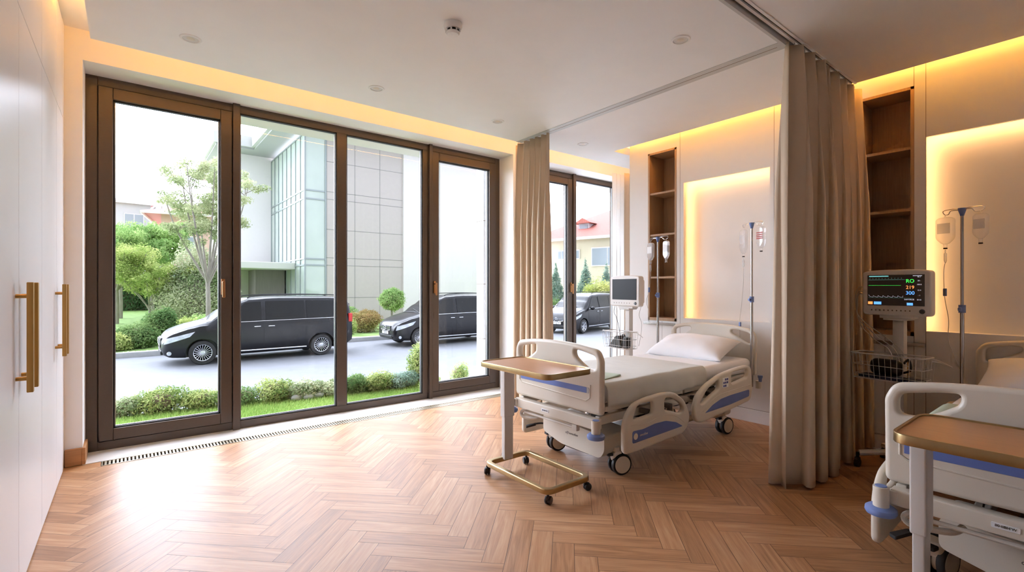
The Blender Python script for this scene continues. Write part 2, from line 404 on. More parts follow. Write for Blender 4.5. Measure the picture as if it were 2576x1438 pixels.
def text(name, body, size, m, parent, mw, ext=0.0006, label=None, align='CENTER'):
    cu = bpy.data.curves.new('t', 'FONT'); cu.body = body; cu.size = size; cu.extrude = ext; cu.align_x = align; cu.align_y = 'CENTER'; cu.resolution_u = 3
    return curve_mesh(name, cu, m, parent, mw, 0, label)
def cloud_mesh(name, verts, faces, rnd, m, parent=None):
    me = bpy.data.meshes.new(name); n = len(verts); f = len(faces)
    me.vertices.add(n); me.vertices.foreach_set('co', np.asarray(verts, np.float32).ravel())
    k = faces.shape[1]; me.loops.add(f * k); me.loops.foreach_set('vertex_index', faces.astype(np.int32).ravel())
    me.polygons.add(f); me.polygons.foreach_set('loop_start', np.arange(0, f * k, k, dtype=np.int32))
    me.polygons.foreach_set('loop_total', np.full(f, k, dtype=np.int32))
    me.update(calc_edges=True)
    a = me.attributes.new('rnd', 'FLOAT', 'FACE'); a.data.foreach_set('value', np.asarray(rnd, np.float32))
    me.materials.append(M[m]); me.validate()
    o = bpy.data.objects.new(name, me); link(o, parent); return o
def leaves(name, blobs, n, size, m, parent=None, shell=0.55, up=0.3):
    """leaf crown: n four-cornered leaves spread through ellipsoids (cx, cy, cz, rx, ry, rz)"""
    B = np.array(blobs, float); vol = (B[:, 3] * B[:, 4] * B[:, 5]) ** (2 / 3); w = vol / vol.sum()
    idx = rng.choice(len(B), n, p=w); d = rng.normal(size=(n, 3)); d /= np.linalg.norm(d, axis=1)[:, None]
    r = shell + (1 - shell) * rng.random(n) ** 0.5
    lump = 1 + 0.13 * np.sin(d[:, 0] * 7 + idx) * np.cos(d[:, 2] * 6 + idx * 2) + 0.1 * rng.normal(size=n)
    c = B[idx, :3] + d * (r * lump)[:, None] * B[idx, 3:]
    nrm = d + rng.normal(size=(n, 3)) * 0.7 + np.array([0, 0, up]); nrm /= np.linalg.norm(nrm, axis=1)[:, None]
    t = np.cross(nrm, rng.normal(size=(n, 3))); t /= np.linalg.norm(t, axis=1)[:, None]; b = np.cross(nrm, t)
    s = size * (0.6 + 0.8 * rng.random(n))[:, None]
    v = np.stack([c - t * s, c - b * s * .42 + nrm * s * .15, c + t * s, c + b * s * .42 + nrm * s * .15], 1).reshape(-1, 3)
    f = np.arange(4 * n).reshape(n, 4)
    rnd = np.clip(rng.random(n) * 0.7 + 0.3 * np.sin(idx * 1.7 + c[:, 2] * 2) + .1, 0, 1)
    return cloud_mesh(name, v, f, rnd, m, parent)
def NZ(x, y, z=0, s=1.0): return noise.noise(Vector((x * s, y * s, z * s)))

# ================================================================== THE ROOM
FZ = 3.33      # upper ceiling inside the coves
SZ = 3.04      # underside of the hanging ceiling
# floor of oak planks laid in herringbone
def make_floor():
    PL, PW = 0.57, 0.114; O = Vector((1.762, 2.199)); a = Vector((1, -1)) / math.sqrt(2); b = Vector((1, 1)) / math.sqrt(2)
    bm = bmesh.new(); uvl = bm.loops.layers.uv.new('plank'); rl = bm.faces.layers.float.new('rnd')
    rd = random.Random(3)
    for j in range(-12, 14):
        for k in range(-60, 61):
            oa = j * PL + k * PW; ob = j * PL - k * PW
            for (u0, v0, du, dv, flip) in ((oa, ob, PL, PW, 0), (oa, ob - PL, PW, PL, 1)):
                cx = O + a * (u0 + du / 2) + b * (v0 + dv / 2)
                if not (-1.3 < cx.x < 7.4 and -2.9 < cx.y < 5.2): continue
                cs = [(u0, v0), (u0 + du, v0), (u0 + du, v0 + dv), (u0, v0 + dv)]
                uv = [(0, 0), (PL, 0), (PL, PW), (0, PW)] if not flip else [(0, 0), (0, PW), (PL, PW), (PL, 0)]
                f = bm.faces.new([bm.verts.new((*(O + a * p + b * q), 0)) for p, q in cs]); f[rl] = rd.random()
                for l, w in zip(f.loops, uv): l[uvl].uv = w
    for co, no in (((-1.0, 0, 0), (-1, 0, 0)), ((6.95, 0, 0), (1, 0, 0)), ((0, -2.5, 0), (0, -1, 0)), ((0, 4.80, 0), (0, 1, 0))):
        bmesh.ops.bisect_plane(bm, geom=bm.verts[:] + bm.edges[:] + bm.faces[:], plane_co=co, plane_no=no, clear_outer=True)
    bm.normal_update()
    me = bpy.data.meshes.new('floor'); bm.to_mesh(me); bm.free(); me.materials.append(M['floor'])
    o = bpy.data.objects.new('floor', me); link(o); o['kind'] = 'structure'
make_floor()
struct('trim_1', MB().box(-1.0, -2.5, -0.12, 7.0, 4.80, -0.004).box(-1.0, 4.80, -.12, 7.0, 5.38, -.02), 'stone')
struct('trim_2', MB().box(-0.28, 4.925, -0.02, 6.40, 5.42, 0.004), 'stone')
struct('trim_3', MB().box(-0.6, 4.80, -0.02, -0.17, 4.95, 0.0), 'wood_trim')

# window wall
wn = MB()
wn.box(-1.0, 4.95, 0, -0.28, 5.40, FZ + .1).box(-0.28, 4.95, 3.10, 3.945, 5.40, FZ + .1).box(3.945, 4.95, 0, 4.35, 5.40, FZ + .1)
wn.box(4.35, 4.95, 3.10, 6.40, 5.40, FZ + .1).box(6.40, 4.95, 0, 7.0, 5.40, FZ + .1)
struct('wall_north', wn, 'wall_paint')
struct('wall_far_east', MB().box(6.95, 3.8, 0, 7.1, 4.95, FZ + .1).box(5.27, 3.55, 0, 6.95, 3.68, FZ + .1), 'wall_paint')
struct('wall_west', MB().box(-1.1, -2.5, 0, -1.0, 4.95, FZ + .1), 'wall_paint')
struct('wall_south', MB().box(-1.1, -2.6, 0, 5.3, -2.5, FZ + .1), 'wall_paint')
struct('ceiling', MB().box(-1.1, -2.6, FZ, 7.1, 5.4, FZ + .12), 'ceiling_paint')
# hanging ceiling: three flat fields with the curtain tracks set between them
cs = MB()
cs.box(-0.206, 1.445, SZ, 3.503, 4.34, SZ + .09)
cs.box(3.617, 1.445, SZ, 4.70, 4.34, SZ + .09)
cs.box(4.70, 3.90, SZ, 6.95, 4.34, SZ + .09)
cs.box(-0.206, -2.5, SZ, 4.70, 1.355, SZ + .09)
struct('ceiling_suspended', cs, 'ceiling_paint')
tk = thing('curtain_track', 'pale grey flush ceiling track running from the window curtain to the divider curtain', 'curtain track', (3.56, 2.9, SZ))
MB().box(-.058, -1.46, -.004, .058, 1.44, .05).build('channel', 'track_grey', tk, 0)
MB().box(-.003, -1.40, -.0046, .003, 1.44, .0).build('slot', 'seam', tk, 0)
tk2 = thing('curtain_track', 'white double-channel ceiling track with a dark slot that the tall right curtain hangs from', 'curtain track', (2.6, 1.40, SZ))
MB().box(-2.8, -.045, .02, 2.1, .045, .06).box(-2.8, .025, -.03, 2.1, .045, .02).build('channel', 'track_grey', tk2, 0)
MB().box(-2.8, -.045, -.006, 2.1, -.028, .02).box(-2.8, -.012, -.006, 2.1, .006, .02).build('rail', 'label_white', tk2, 0)
MB().box(-2.8, -.028, .008, 2.1, -.012, .019).build('slot', 'dark', tk2, 0)

# headboard wall (two lit niches, two shelf recesses)
we = MB(); X0 = 4.92; X1 = 5.27
nich = ((2.14, 3.08), (-0.59, 0.957)); shlf = ((3.17, 3.555), (1.03, 1.406))
def colm(y0, y1, z0, z1, x0=X0, x1=X1): we.box(x0, y0, z0, x1, y1, z1)
for (a, b) in ((3.555, 3.83), (1.406, 2.04), (-2.5, -0.69)): colm(a, b, 0, FZ)
for (a, b) in shlf: colm(a, b, 0, .965); colm(a, b, 2.965, FZ)
for (a, b) in ((3.13, 3.17), (1.007, 1.03)): colm(a, b, 0, FZ)
for (a, b) in nich:
    y0 = a - .10; y1 = b + .05
    colm(y0, y1, 0, 1.01); colm(y0, y1, 2.60, FZ); colm(y0, y1, 1.01, 2.60, 5.03)
    colm(y0, y1, 2.54, 2.60, X0, 4.945); colm(b, y1, 1.01, 2.54, X0, 4.945); colm(y0, a, 1.01, 2.54, X0, 4.945)
struct('wall_east', we, 'panel_paint')
sm = MB(); e = 0.0008
for y in (0.957, 1.03, 3.125, 2.10): sm.box(X0 - e, y - .0015, .13, X0 + .001, y + .0015, FZ)
for y in (3.36, 1.22): sm.box(X0 - e, y - .0012, .13, X0 + .001, y + .0012, .96)
for (a, b) in ((3.83, 2.04), (1.03, -.69)): pass
for (y0, y1, z) in ((-2.5, 3.83, .13),): sm.box(X0 - e, y0, z - .0015, X0 + .001, y1, z + .0015)
struct('trim_4', sm, 'seam')
struct('baseboard_east', MB().box(X0 - .012, -2.5, 0, X0 - .0005, 3.83, .125, .003), 'panel_paint')
struct('baseboard_north', MB().box(-0.382, 4.925, 0, -0.285, 4.949, .13, .004).box(-.285, 4.925, 0, -.262, 5.20, .13, .004), 'wood_trim')
for i, (a, b) in enumerate(shlf):
    t = thing('wall_shelf', ('oak shelf recess beside the window, behind the switched-off monitor' if i == 0 else 'oak shelf recess right of the tall curtain, behind the lit monitor'), 'shelf unit', (X0, (a + b) / 2, .965), 0, 'recessed oak shelves')
    h = (b - a) / 2; H = 2.0; tk_ = .022; d = .30
    MB().box(-.004, -h, 0, d, -h + tk_, H).box(-.004, h - tk_, 0, d, h, H).box(-.004, -h, 0, d, h, tk_ + .012).box(-.004, -h, H - tk_, d, h, H).build('carcass', 'wood_shelf', t, 0)
    MB().box(d - .012, -h + tk_, tk_, d, h - tk_, H - tk_).build('back_panel', 'wood_shelf', t, 0)
    for z in (.51, 1.015, 1.51): MB().box(.006, -h + tk_, z - .011, d - .012, h - tk_, z + .011).build('shelf', 'wood_shelf', t, 0)

# wardrobe wall, left
wd = thing('wardrobe', 'glossy white built-in wardrobe with tall brass bar handles along the left edge', 'wardrobe', (-0.38, 0, 0))
MB().box(-.58, -1.4, .0, -.022, 4.83, .07).box(-.58, -1.4, .07, -.026, 4.80, 3.30).box(-.58, 4.80, 0.07, -.002, 4.83, 3.30).build('carcass', 'lacquer', wd, 0)
js = [-1.19, -.49, .21, .91, 1.61, 2.31, 3.01, 3.72, 4.42, 4.80]
for i in range(len(js) - 1):
    a, b = js[i] + .0018, js[i + 1] - .0018
    d = MB().box(-.022, a, .012, 0, b, 2.593, .001, 1).build('door', 'lacquer', wd, 0)
    MB().box(-.022, a, 2.598, 0, b, 3.298, .001, 1).build('upper_door', 'lacquer', wd, 0)
    if i in (5, 6, 7, 8, 3, 4):
        y = (b - .075) if i % 2 == 1 else (a + .065)
        z0, z1 = (.90, 1.375)
        MB().box(.034, y - .013, z0, .056, y + .013, z1, .003).cyl((0, y, z0 + .06), (.04, y, z0 + .06), .009).cyl((0, y, z1 - .06), (.04, y, z1 - .06), .009).build('handle', 'brass_matte', d, 30)
struct('wall_cove_west', MB().box(-1.0, 4.83, 0, -0.385, 4.95, FZ), 'wall_paint')

# floor grille in front of the windows
vg = thing('floor_grille', 'long slotted metal air grille set in the floor along the windows', 'floor grille', (-0.16, 4.865, 0))
MB().box(0, -.062, -.02, 6.4, -.055, .003).box(0, .052, -.02, 6.4, .060, .003).box(-.006, -.062, -.02, 0, .06, .003).build('frame', 'grille_metal', vg, 0)
sl = MB(); y0 = .012
for i in range(0, 262): sl.box(y0 + i * .024, -.055, -.015, y0 + .012 + i * .024, .052, .001)
sl.build('slats', 'grille_metal', vg, 0)
MB().box(0, -.055, -.03, 6.4, .052, -.018).build('duct', 'dark', vg, 0)

# windows
def sash_frame(mb, x0, x1, z0, z1, y0, y1, w):
    mb.box(x0, y0, z0, x0 + w, y1, z1, .004, 1).box(x1 - w, y0, z0, x1, y1, z1, .004, 1)
    mb.box(x0 + w, y0, z0, x1 - w, y1, z0 + w, .004, 1).box(x0 + w, y0, z1 - w, x1 - w, y1, z1, .004, 1)
def pane(parent, x0, x1, z0, z1, y):
    g = MB()
    for (a, b, c, d) in ((x0, x1, z0, z0 + .01), (x0, x1, z1 - .01, z1), (x0, x0 + .01, z0, z1), (x1 - .01, x1, z0, z1)): g.box(a, y - .018, c, b, y + .02, d)
    g.build('gasket', 'gasket', parent, 0)
    g = MB()
    for (a, b, c, d) in ((x0 + .01, x1 - .01, z0 + .01, z0 + .016), (x0 + .01, x0 + .016, z0, z1), (x1 - .016, x1 - .01, z0, z1)): g.box(a, y + .002, c, b, y + .018, d)
    g.build('spacer', 'spacer', parent, 0)
    MB().poly([(x0, y, z0), (x1, y, z0), (x1, y, z1), (x0, y, z1)]).build('pane', 'glass', parent, 0)
def handle_at(parent, x, y, z):
    MB().box(x - .016, y - .012, z - .075, x + .016, y, z + .075, .008, 3).cyl((x, y, z + .04), (x, y - .045, z + .04), .011).box(x - .012, y - .058, z - .10, x + .012, y - .040, z + .055, .008, 3).build('window_handle', 'bronze', parent, 30)
def window(name, x0, x1, units, mull, zt=3.10):
    Y0, Y1 = 5.25, 5.34; t = bpy.data.objects.new(name, None); COL.objects.link(t); t['kind'] = 'structure'
    f = MB(); o = .075
    f.box(x0, Y0, 0, x0 + o, Y1, zt, .003, 1).box(x1 - o, Y0, 0, x1, Y1, zt, .003, 1).box(x0 + o, Y0, 0, x1 - o, Y1, o, .003, 1).box(x0 + o, Y0, zt - o, x1 - o, Y1, zt, .003, 1)
    for (a, b, pr) in mull: f.box(a, Y0 - pr, 0.0 if pr else o - .002, b, Y1 - .001, zt if pr else zt - o + .002, .003, 1)
    f.build('window_frame', 'frame_brown', t, 0)
    for (a, b, kind, hx) in units:
        if kind == 's':
            s = MB(); sash_frame(s, a + .004, b - .004, o + .004, zt - o - .004, Y0 - .014, Y1, .095); so = s.build('sash', 'frame_brown', t, 0)
            pane(so, a + .099, b - .099, o + .099, zt - o - .099, Y0 + .03)
            g = MB(); sash_frame(g, a, b, o, zt - o, Y0 - .001, Y0 + .01, .006); g.build('seal_line', 'gasket', t, 0)
            if hx is not None: handle_at(so, hx, Y0 - .014, 1.36)
        else: pane(t, a, b, o, zt - o, Y0 + .03)
    return t
window('window_1', -.28, 3.945, [(-.205, .77, 's', .69), (.83, 1.755, 'f', None), (1.86, 2.785, 'f', None), (2.90, 3.87, 's', 2.935)], [(.77, .83, .035), (1.755, 1.86, .0), (2.785, 2.862, 0), (2.86, 2.90, .035)])
window('window_2', 4.35, 6.40, [(4.425, 5.34, 's', 5.30), (5.40, 6.325, 'f', None)], [(5.34, 5.40, .035)])

# recessed lights and smoke detector
def dl(x, y, label, n):
    t = thing('ceiling_light', label, 'ceiling light', (x, y, SZ), 0, 'recessed ceiling spotlights')
    MB().lathe([(.046, -.001), (.05, -.006), (.062, -.005), (.066, 0)], seg=28).build('trim_ring', 'label_white', t)
    MB().lathe([(.046, -.002), (.040, -.0005), (.028, -.0002)], seg=28).build('reflector', 'alu', t)
    MB().lathe([(.028, -.001), (.02, -.005), (.004, -.006)], seg=20).build('lamp', 'bed_plastic', t)
for x, y, l in ((.327, 3.92, 'round recessed ceiling spotlight nearest the white wardrobe'), (1.641, 3.92, 'round recessed ceiling spotlight above the fixed middle window panes'),
                (2.93, 3.93, 'round recessed ceiling spotlight just left of the window curtain'), (4.178, 3.93, 'round recessed ceiling spotlight beyond the long ceiling track, near the headboard wall'),
                (2.944, 1.866, 'round recessed ceiling spotlight near the tall right curtain')): dl(x, y, l, 0)
t = thing('smoke_detector', 'white round smoke detector in the middle of the ceiling', 'smoke detector', (1.625, 2.66, SZ))
MB().lathe([(.058, 0), (.060, -.018), (.052, -.038), (.048, -.040)], seg=32).build('base', 'label_white', t)
MB().lathe([(.040, -.038), (.040, -.056)], seg=24).build('sensor_chamber', 'dark', t)
d = MB(); d.lathe([(.044, -.054), (.044, -.060), (.036, -.070), (.0001, -.072)], seg=28)
for k in range(8): a = k * PI / 4; d.box(.044 * math.cos(a) - .004, .044 * math.sin(a) - .004, -.056, .044 * math.cos(a) + .004, .044 * math.sin(a) + .004, -.038)
d.build('cap', 'label_white', t)

# curtains
def curtain(name, label, cat, x0, y0, x1, y1, ztop, zbot, folds, amp, m, seed, flare=0.0, group=None, hooks=True):
    rd = random.Random(seed); L = math.hypot(x1 - x0, y1 - y0); dx, dy = (x1 - x0) / L, (y1 - y0) / L; nx, ny = -dy, dx
    ph = [0]; am = []
    for i in range(folds): ph.append(ph[-1] + rd.uniform(.65, 1.35)); am.append(rd.uniform(.7, 1.25))
    tot = ph[-1]; t = thing(name, label, cat, (x0, y0, 0), 0, group)
    def fn(u, v):
        p = u * tot; i = 0
        while i < folds - 1 and ph[i + 1] < p: i += 1
        f = (p - ph[i]) / (ph[i + 1] - ph[i]); A = amp * am[i] * (0.45 + 0.55 * min(1, (1 - v) * 3)) * (1 + flare * (1 - v))
        s = math.sin(2 * PI * f); s = math.copysign(abs(s) ** .8, s)
        off = A * s + .012 * NZ(u * 9, v * 2, seed); al = u * L + A * .55 * math.sin(4 * PI * f) * (.3 + .7 * (1 - v)) + .02 * (1 - v) * NZ(u * 6, v * 1.5, seed + 5)
        al = (al - L / 2) * (1 + flare * .25 * (1 - v)) + L / 2
        z = lerp(zbot + .012 * math.sin(u * 17 + seed), ztop, v)
        return Vector((dx * al + nx * off, dy * al + ny * off, z))
    mb = MB(); nu = folds * 16; mb.grid(fn, nu, 26)
    o = mb.build('fabric', m, t, 180)
    so = o.modifiers.new('s', 'SOLIDIFY'); so.thickness = .002
    for i in range(folds if hooks else 0):
        a = (i + .5) / folds * L; MB().cyl((dx * a, dy * a, ztop - .004), (dx * a, dy * a, min(ztop + .022, SZ + .012)), .005, seg=8).build('hook', 'label_white', t)
    return t
curtain('window_curtain', 'beige floor-length curtain gathered between the two windows', 'curtain', 3.56, 4.42, 3.56, 3.84, 3.025, .02, 6, .075, 'curtain', 11, .2)
curtain('dividing_curtain', 'tall beige divider curtain hanging between the two beds on the right', 'curtain', 3.50, 1.395, 4.86, 1.395, 3.02, .015, 8, .085, 'curtain', 5, .3)
curtain('sheer_curtain', 'sheer white curtain bunched at the right end of the far window', 'curtain', 5.58, 4.66, 6.15, 4.66, 3.05, .02, 5, .022, 'sheer', 8, .1, hooks=False)
curtain('beige_side_curtain', 'beige curtain strip behind the sheer white one at the far window', 'curtain', 5.66, 4.50, 6.20, 4.50, 3.03, .02, 5, .03, 'curtain', 9, .1, hooks=False)

# ================================================================== BEDS
def caster(parent, x, y, z_top, r=.078, yaw=0.0):
    c = MB(); k = math.cos(yaw); s_ = math.sin(yaw)
    o = bpy.data.objects.new('caster', None)
    f = MB()
    f.cyl((0, 0, z_top - .03), (0, 0, z_top), .028).box(-.035, -.034, r * 1.25, .035, .034, z_top - .03, .015, 3)
    f.cyl((.03, -.045, r), (.03, .045, r), .055, seg=28)
    fo = f.build('caster', 'bed_plastic', parent, 35); fo.location = (x, y, 0); fo.rotation_euler = (0, 0, yaw)
    for sy in (-1, 1):
        MB().lathe([(.001, sy * .046), (r * .78, sy * .046), (r * .80, sy * .040)], (.03, 0, r), 'Y', 28).build('hub_cover', 'bed_plastic', fo)
        MB().lathe([(r * .78, sy * .044), (r * .93, sy * .044), (r, sy * .036), (r, sy * .018), (r * .9, sy * .012), (r * .5, sy * .012)], (.03, 0, r), 'Y', 32).build('tyre', 'rubber', fo)
    MB().box(-.075, -.022, z_top - .06, -.02, .022, z_top - .04, .006).build('brake_pedal', 'rubber', fo)
    return fo
def side_rail(parent, outer, c1, c2, blue, y, side, logo=False, groove=None, panel=False):
    # y: centre plane; side -1: outside faces -y
    mw = frame((0, y, 0), (1, 0, 0), (0, 0, 1))
    r = plate('side_rail', roundpoly(outer, .06, 4), [roundpoly(c1, .03, 4), roundpoly(c2, .03, 4)], .04, .016, 'bed_plastic', parent, mw, 4)
    mo = frame((0, y + side * .0195, 0), (1, 0, 0), (0, 0, 1))
    b = plate('blue_panel', roundpoly(blue, .02, 4), [], .004, .0015, 'bed_blue', r, mo, 1, 'blue inlay')
    if groove: MB().tube([(p[0], y + side * .0195, p[1]) for p in catmull([(g[0], g[1]) for g in groove], 5)], .0035, 6).build('raised_rib', 'bed_plastic', r)
    if logo:
        MB().cyl((2.69 - 2.47 + .025, y + side * .020, .335), (2.69 - 2.47 + .025, y + side * .0235, .335), .022, seg=24).build('emblem', 'bed_plastic', r, label='round cream emblem')
        q = frame((.335, y + side * .0225, .335), (1, 0, 0), (0, 0, 1)) if side < 0 else frame((.335, y + side * .0225, .335), (-1, 0, 0), (0, 0, 1))
        text('lettering', 'uwosfsw', .026, 'bed_plastic', r, q)
    if panel:
        pb = MB().box(1.40, y + side * .019, .515, 1.50, y + side * .024, .60, .002, 1).build('control_panel', 'label_white', r)
        k = MB()
        for a in range(3):
            for c in range(3):
                if (a * 3 + c) % 4 != 2: k.box(1.412 + c * .028, y + side * .023, .523 + a * .026, 1.432 + c * .028, y + side * .0255, .540 + a * .026)
        k.build('keys', 'ink_blue', pb, 0)
    return r
OX = 2.47
def S(L): return [(a - OX, b) for a, b in L]
FR = S([(2.60, .25), (2.60, .45), (2.68, .55), (2.80, .578), (3.04, .59), (3.19, .575), (3.33, .49), (3.395, .37), (3.37, .29), (3.30, .245), (2.75, .225), (2.62, .228)])
FC1 = S([(2.69, .445), (2.735, .535), (2.80, .545), (2.925, .545), (2.925, .458)]); FC2 = S([(3.06, .545), (3.16, .537), (3.28, .475), (3.31, .42), (3.25, .405), (3.15, .44), (3.06, .455)])
FB = S([(2.68, .375), (2.80, .37), (2.94, .385), (3.07, .382), (3.20, .35), (3.29, .305), (2.68, .29)])
FG = S([(2.67, .415), (2.85, .405), (3.0, .425), (3.12, .42), (3.22, .385), (3.31, .33)])
HR = S([(3.45, .40), (3.49, .50), (3.63, .575), (3.85, .635), (4.11, .66), (4.30, .665), (4.385, .64), (4.41, .43), (4.37, .34), (4.0, .31), (3.55, .278), (3.47, .31)])
HC1 = S([(3.53, .43), (3.64, .53), (3.82, .595), (3.83, .515), (3.70, .475), (3.60, .435)]); HC2 = S([(4.03, .625), (4.20, .632), (4.32, .63), (4.32, .56), (4.03, .53)])
HB = S([(3.60, .35), (3.72, .40), (3.85, .43), (4.0, .44), (4.34, .445), (4.34, .385), (4.0, .36)])
HG = S([(3.57, .37), (3.68, .425), (3.82, .465), (4.0, .475), (4.36, .485)])

def mirror(P_): return P_
def make_bed(name, label, loc):
    t = thing(name, label, 'hospital bed', loc, 0, 'adjustable hospital beds')
    W2 = .455
    # footboard
    out = [(-W2, .49), (W2, .49), (W2 + .003, .86), (W2 - .03, .93), (.25, .955), (0, .965), (-.25, .955), (-W2 + .03, .93), (-W2 - .003, .86)]
    rr = [.03, .03, .02, .07, .2, .2, .2, .07, .02]
    cut = [(W2 - .05, .795), (W2 - .05, .885), (.26, .912), (.20, .915), (.205, .87), (.27, .825), (.33, .795)]
    cr = [.03, .035, .05, .03, .04, .05, .03]
    mw = frame((.02, 0, 0), (0, -1, 0), (0, 0, 1))
    fb = plate('footboard', roundpoly(out, rr, 6), [roundpoly(cut, cr, 5), roundpoly([(-a, b) for a, b in cut][::-1], cr[::-1], 5)], .048, .02, 'bed_plastic', t, mw, 5)
    mf = frame((-.0045, 0, 0), (0, -1, 0), (0, 0, 1))
    inner = roundpoly([(-.40, .585), (.34, .555), (.36, .70), (-.40, .70)], .03, 5)
    rib = [(-.0045, -a, b) for a, b in roundpoly([(-.38, .70), (-.40, .58), (.33, .555), (.37, .575), (.37, .71)], .04, 5)[:]]
    MB().tube([(-.004, .40, .69), (-.004, .40, .62), (-.004, .37, .60), (-.004, -.32, .575), (-.004, -.355, .60), (-.004, -.36, .69)], .005, 8).build('raised_rib', 'bed_plastic', fb)
    plate('blue_stripe', roundpoly([(-.385, .628), (.325, .628), (.325, .668), (-.385, .668)], .004, 3), [], .004, .001, 'bed_blue', fb, mf, 1, 'blue stripe')
    plate('stripe_end', roundpoly([(.327, .628), (.35, .628), (.35, .668), (.327, .668)], [.002, .018, .018, .002], 4), [], .005, .001, 'device_grey', fb, mf, 1)
    # headboard
    out = [(-W2, .52), (W2, .52), (W2 + .003, .89), (W2 - .04, .955), (.25, .985), (0, .995), (-.25, .985), (-W2 + .04, .955), (-W2 - .003, .89)]
    cut2 = [(W2 - .05, .81), (W2 - .05, .915), (.28, .945), (.22, .94), (.22, .91), (.33, .845)]
    mh = frame((2.20, 0, 0), (0, -1, 0), (0, 0, 1))
    plate('headboard', roundpoly(out, rr, 6), [roundpoly(cut2, .03, 5), roundpoly([(-a, b) for a, b in cut2][::-1], .03, 5)], .044, .018, 'bed_plastic', t, mh, 5)
    # deck, frame
    dk = MB()
    for (a, b) in ((.06, .62), (.64, 1.0), (1.02, 1.40), (1.42, 2.16)): dk.box(a, -.435, .505, b, .435, .545, .01)
    dk.build('mattress_platform', 'bed_plastic', t)
    fr = MB()
    for sy in (-1, 1): fr.box(.02, sy * .40 - .02, .42, 2.17, sy * .40 + .02, .48, .006)
    for x in (.3, .9, 1.45, 2.1): fr.box(x, -.38, .43, x + .05, .38, .47, .004)
    fr.build('bed_frame', 'bed_metal', t)
    fbar = MB().box(-.03, -.43, .395, .035, .43, .468, .008).build('foot_bar', 'bed_plastic', t)
    plate('label_plate', roundpoly([(-.11, .422), (-.03, .422), (-.03, .444), (-.11, .444)], .004, 3), [], .003, .001, 'label_white', fbar, frame((-.031, 0, 0), (0, -1, 0), (0, 0, 1)), 1, 'white type label')
    text('lettering', "80·IIBI4'W", .014, 'ink', fbar, frame((-.0328, .07, .433), (0, -1, 0), (0, 0, 1)))
    for x in (-.035, 2.215):
        for sy in (-1, 1):
            if x > 1:
                MB().cyl((x, sy * .47, .40), (x, sy * .47, .47), .028, seg=20).build('corner_post', 'bed_plastic', t); continue
            MB().box(x, sy * .42 - .02, .40, x + .04, sy * .42 + .02, .46, .006).cyl((x - .02, sy * .455, .375), (x - .02, sy * .455, .475), .030, seg=24).build('corner_post', 'bed_plastic', t)
            bp = MB().lathe([(.03, .352), (.054, .354), (.060, .365), (.058, .380), (.048, .388), (.03, .388)], (x - .02, sy * .455, 0), 'Z', 32).build('bumper', 'bed_bumper', t, 40, 'blue round bumper')
            MB().cyl((x - .02, sy * .455, .474), (x - .02, sy * .455, .478), .022, seg=20).build('socket_cap', 'bed_bumper', bp)
    # loop handle under foot bar
    MB().tube(catmull([(.02, .30, .40), (.0, .38, .36), (.0, .36, .325), (.03, .24, .33), (.06, .20, .36)], 6), .014, 10).tube([(.0, .34, .365), (.0, -.22, .365)], .010, 10).box(-.015, -.24, .345, .02, -.19, .39, .006).build('foot_rail', 'bed_metal', t)
    # chassis
    ch = MB()
    ch.prism(roundpoly([(-.30, .20), (-.10, .145), (.30, .135), (.34, .19), (.34, .30), (-.30, .335)], .03, 4), lambda u, v, w: Vector((w, -u, v)), .16, .46)
    ch.box(.46, -.30, .16, .62, .30, .25, .03, 3)
    ch.build('foot_chassis_cover', 'bed_plastic', t)
    lg = text('badge_lettering', 'o|Yoweofsw', .026, 'ink', t, frame((.159, -.02, .245), (0, -1, 0), (0, 0, 1)))
    plate('badge', roundpoly([(-.10, .22), (.16, .22), (.16, .27), (-.10, .27)], .006, 2), [], .002, .0005, 'bed_plastic', t, frame((.1605, 0, 0), (0, -1, 0), (0, 0, 1)), 1)
    ch = MB().box(.5, -.27, .18, 1.75, -.20, .24, .01).box(.5, .20, .18, 1.75, .27, .24, .01).box(1.70, -.33, .16, 1.98, .33, .28, .03, 3).build('chassis_beam', 'bed_metal', t)
    MB().box(.70, -.12, .12, 1.15, .12, .20, .02).box(.20, -.16, .11, .5, .10, .16, .015).box(1.25, -.1, .28, 1.6, .1, .38, .02).build('drive_housing', 'mech_grey', t)
    for sy in (-1, 1):
        for (xa, za, xb, zb) in ((.55, .24, 1.0, .43), (1.72, .25, 1.3, .43)):
            MB().prism([(xa - .02, za), (xa + .04, za - .02), (xb + .03, zb), (xb - .04, zb + .02)], lambda u, v, w: Vector((u, w, v)), sy * .23 - .012, sy * .23 + .012).build('lifting_arm', 'bed_metal', t)
    mt = MB()
    for (xa, ya, za, xb, yb, zb) in ((.35, -.1, .34, .9, -.04, .40), (.4, .06, .36, 1.1, .1, .42), (1.2, -.2, .36, 1.7, -.14, .41), (1.3, .1, .34, 1.8, .16, .40), (.55, -.36, .37, .62, -.30, .44), (1.1, -.36, .38, 1.2, -.31, .46), (1.5, -.36, .4, 1.62, -.30, .48)):
        mt.box(xa, ya, za, xb, yb, zb, .01)
    mt.tube(catmull([(.4, -.3, .42), (.7, -.25, .34), (1.0, -.28, .38), (1.3, -.2, .33), (1.6, -.25, .42)], 6), .007, 6)
    mt.tube(catmull([(.3, .2, .42), (.6, .25, .35), (.9, .2, .38), (1.3, .28, .34)], 6), .006, 6)
    mt.build('actuator', 'mech_dark', t)
    for sy in (-1, 1):
        for x in (.45, .72, 1.12, 1.35, 1.75):
            MB().box(x, sy * .40, .44, x + .035, sy * .50, .475, .006).box(x, sy * .47, .36, x + .035, sy * .50, .46, .006).build('rail_bracket', 'mech_grey', t)
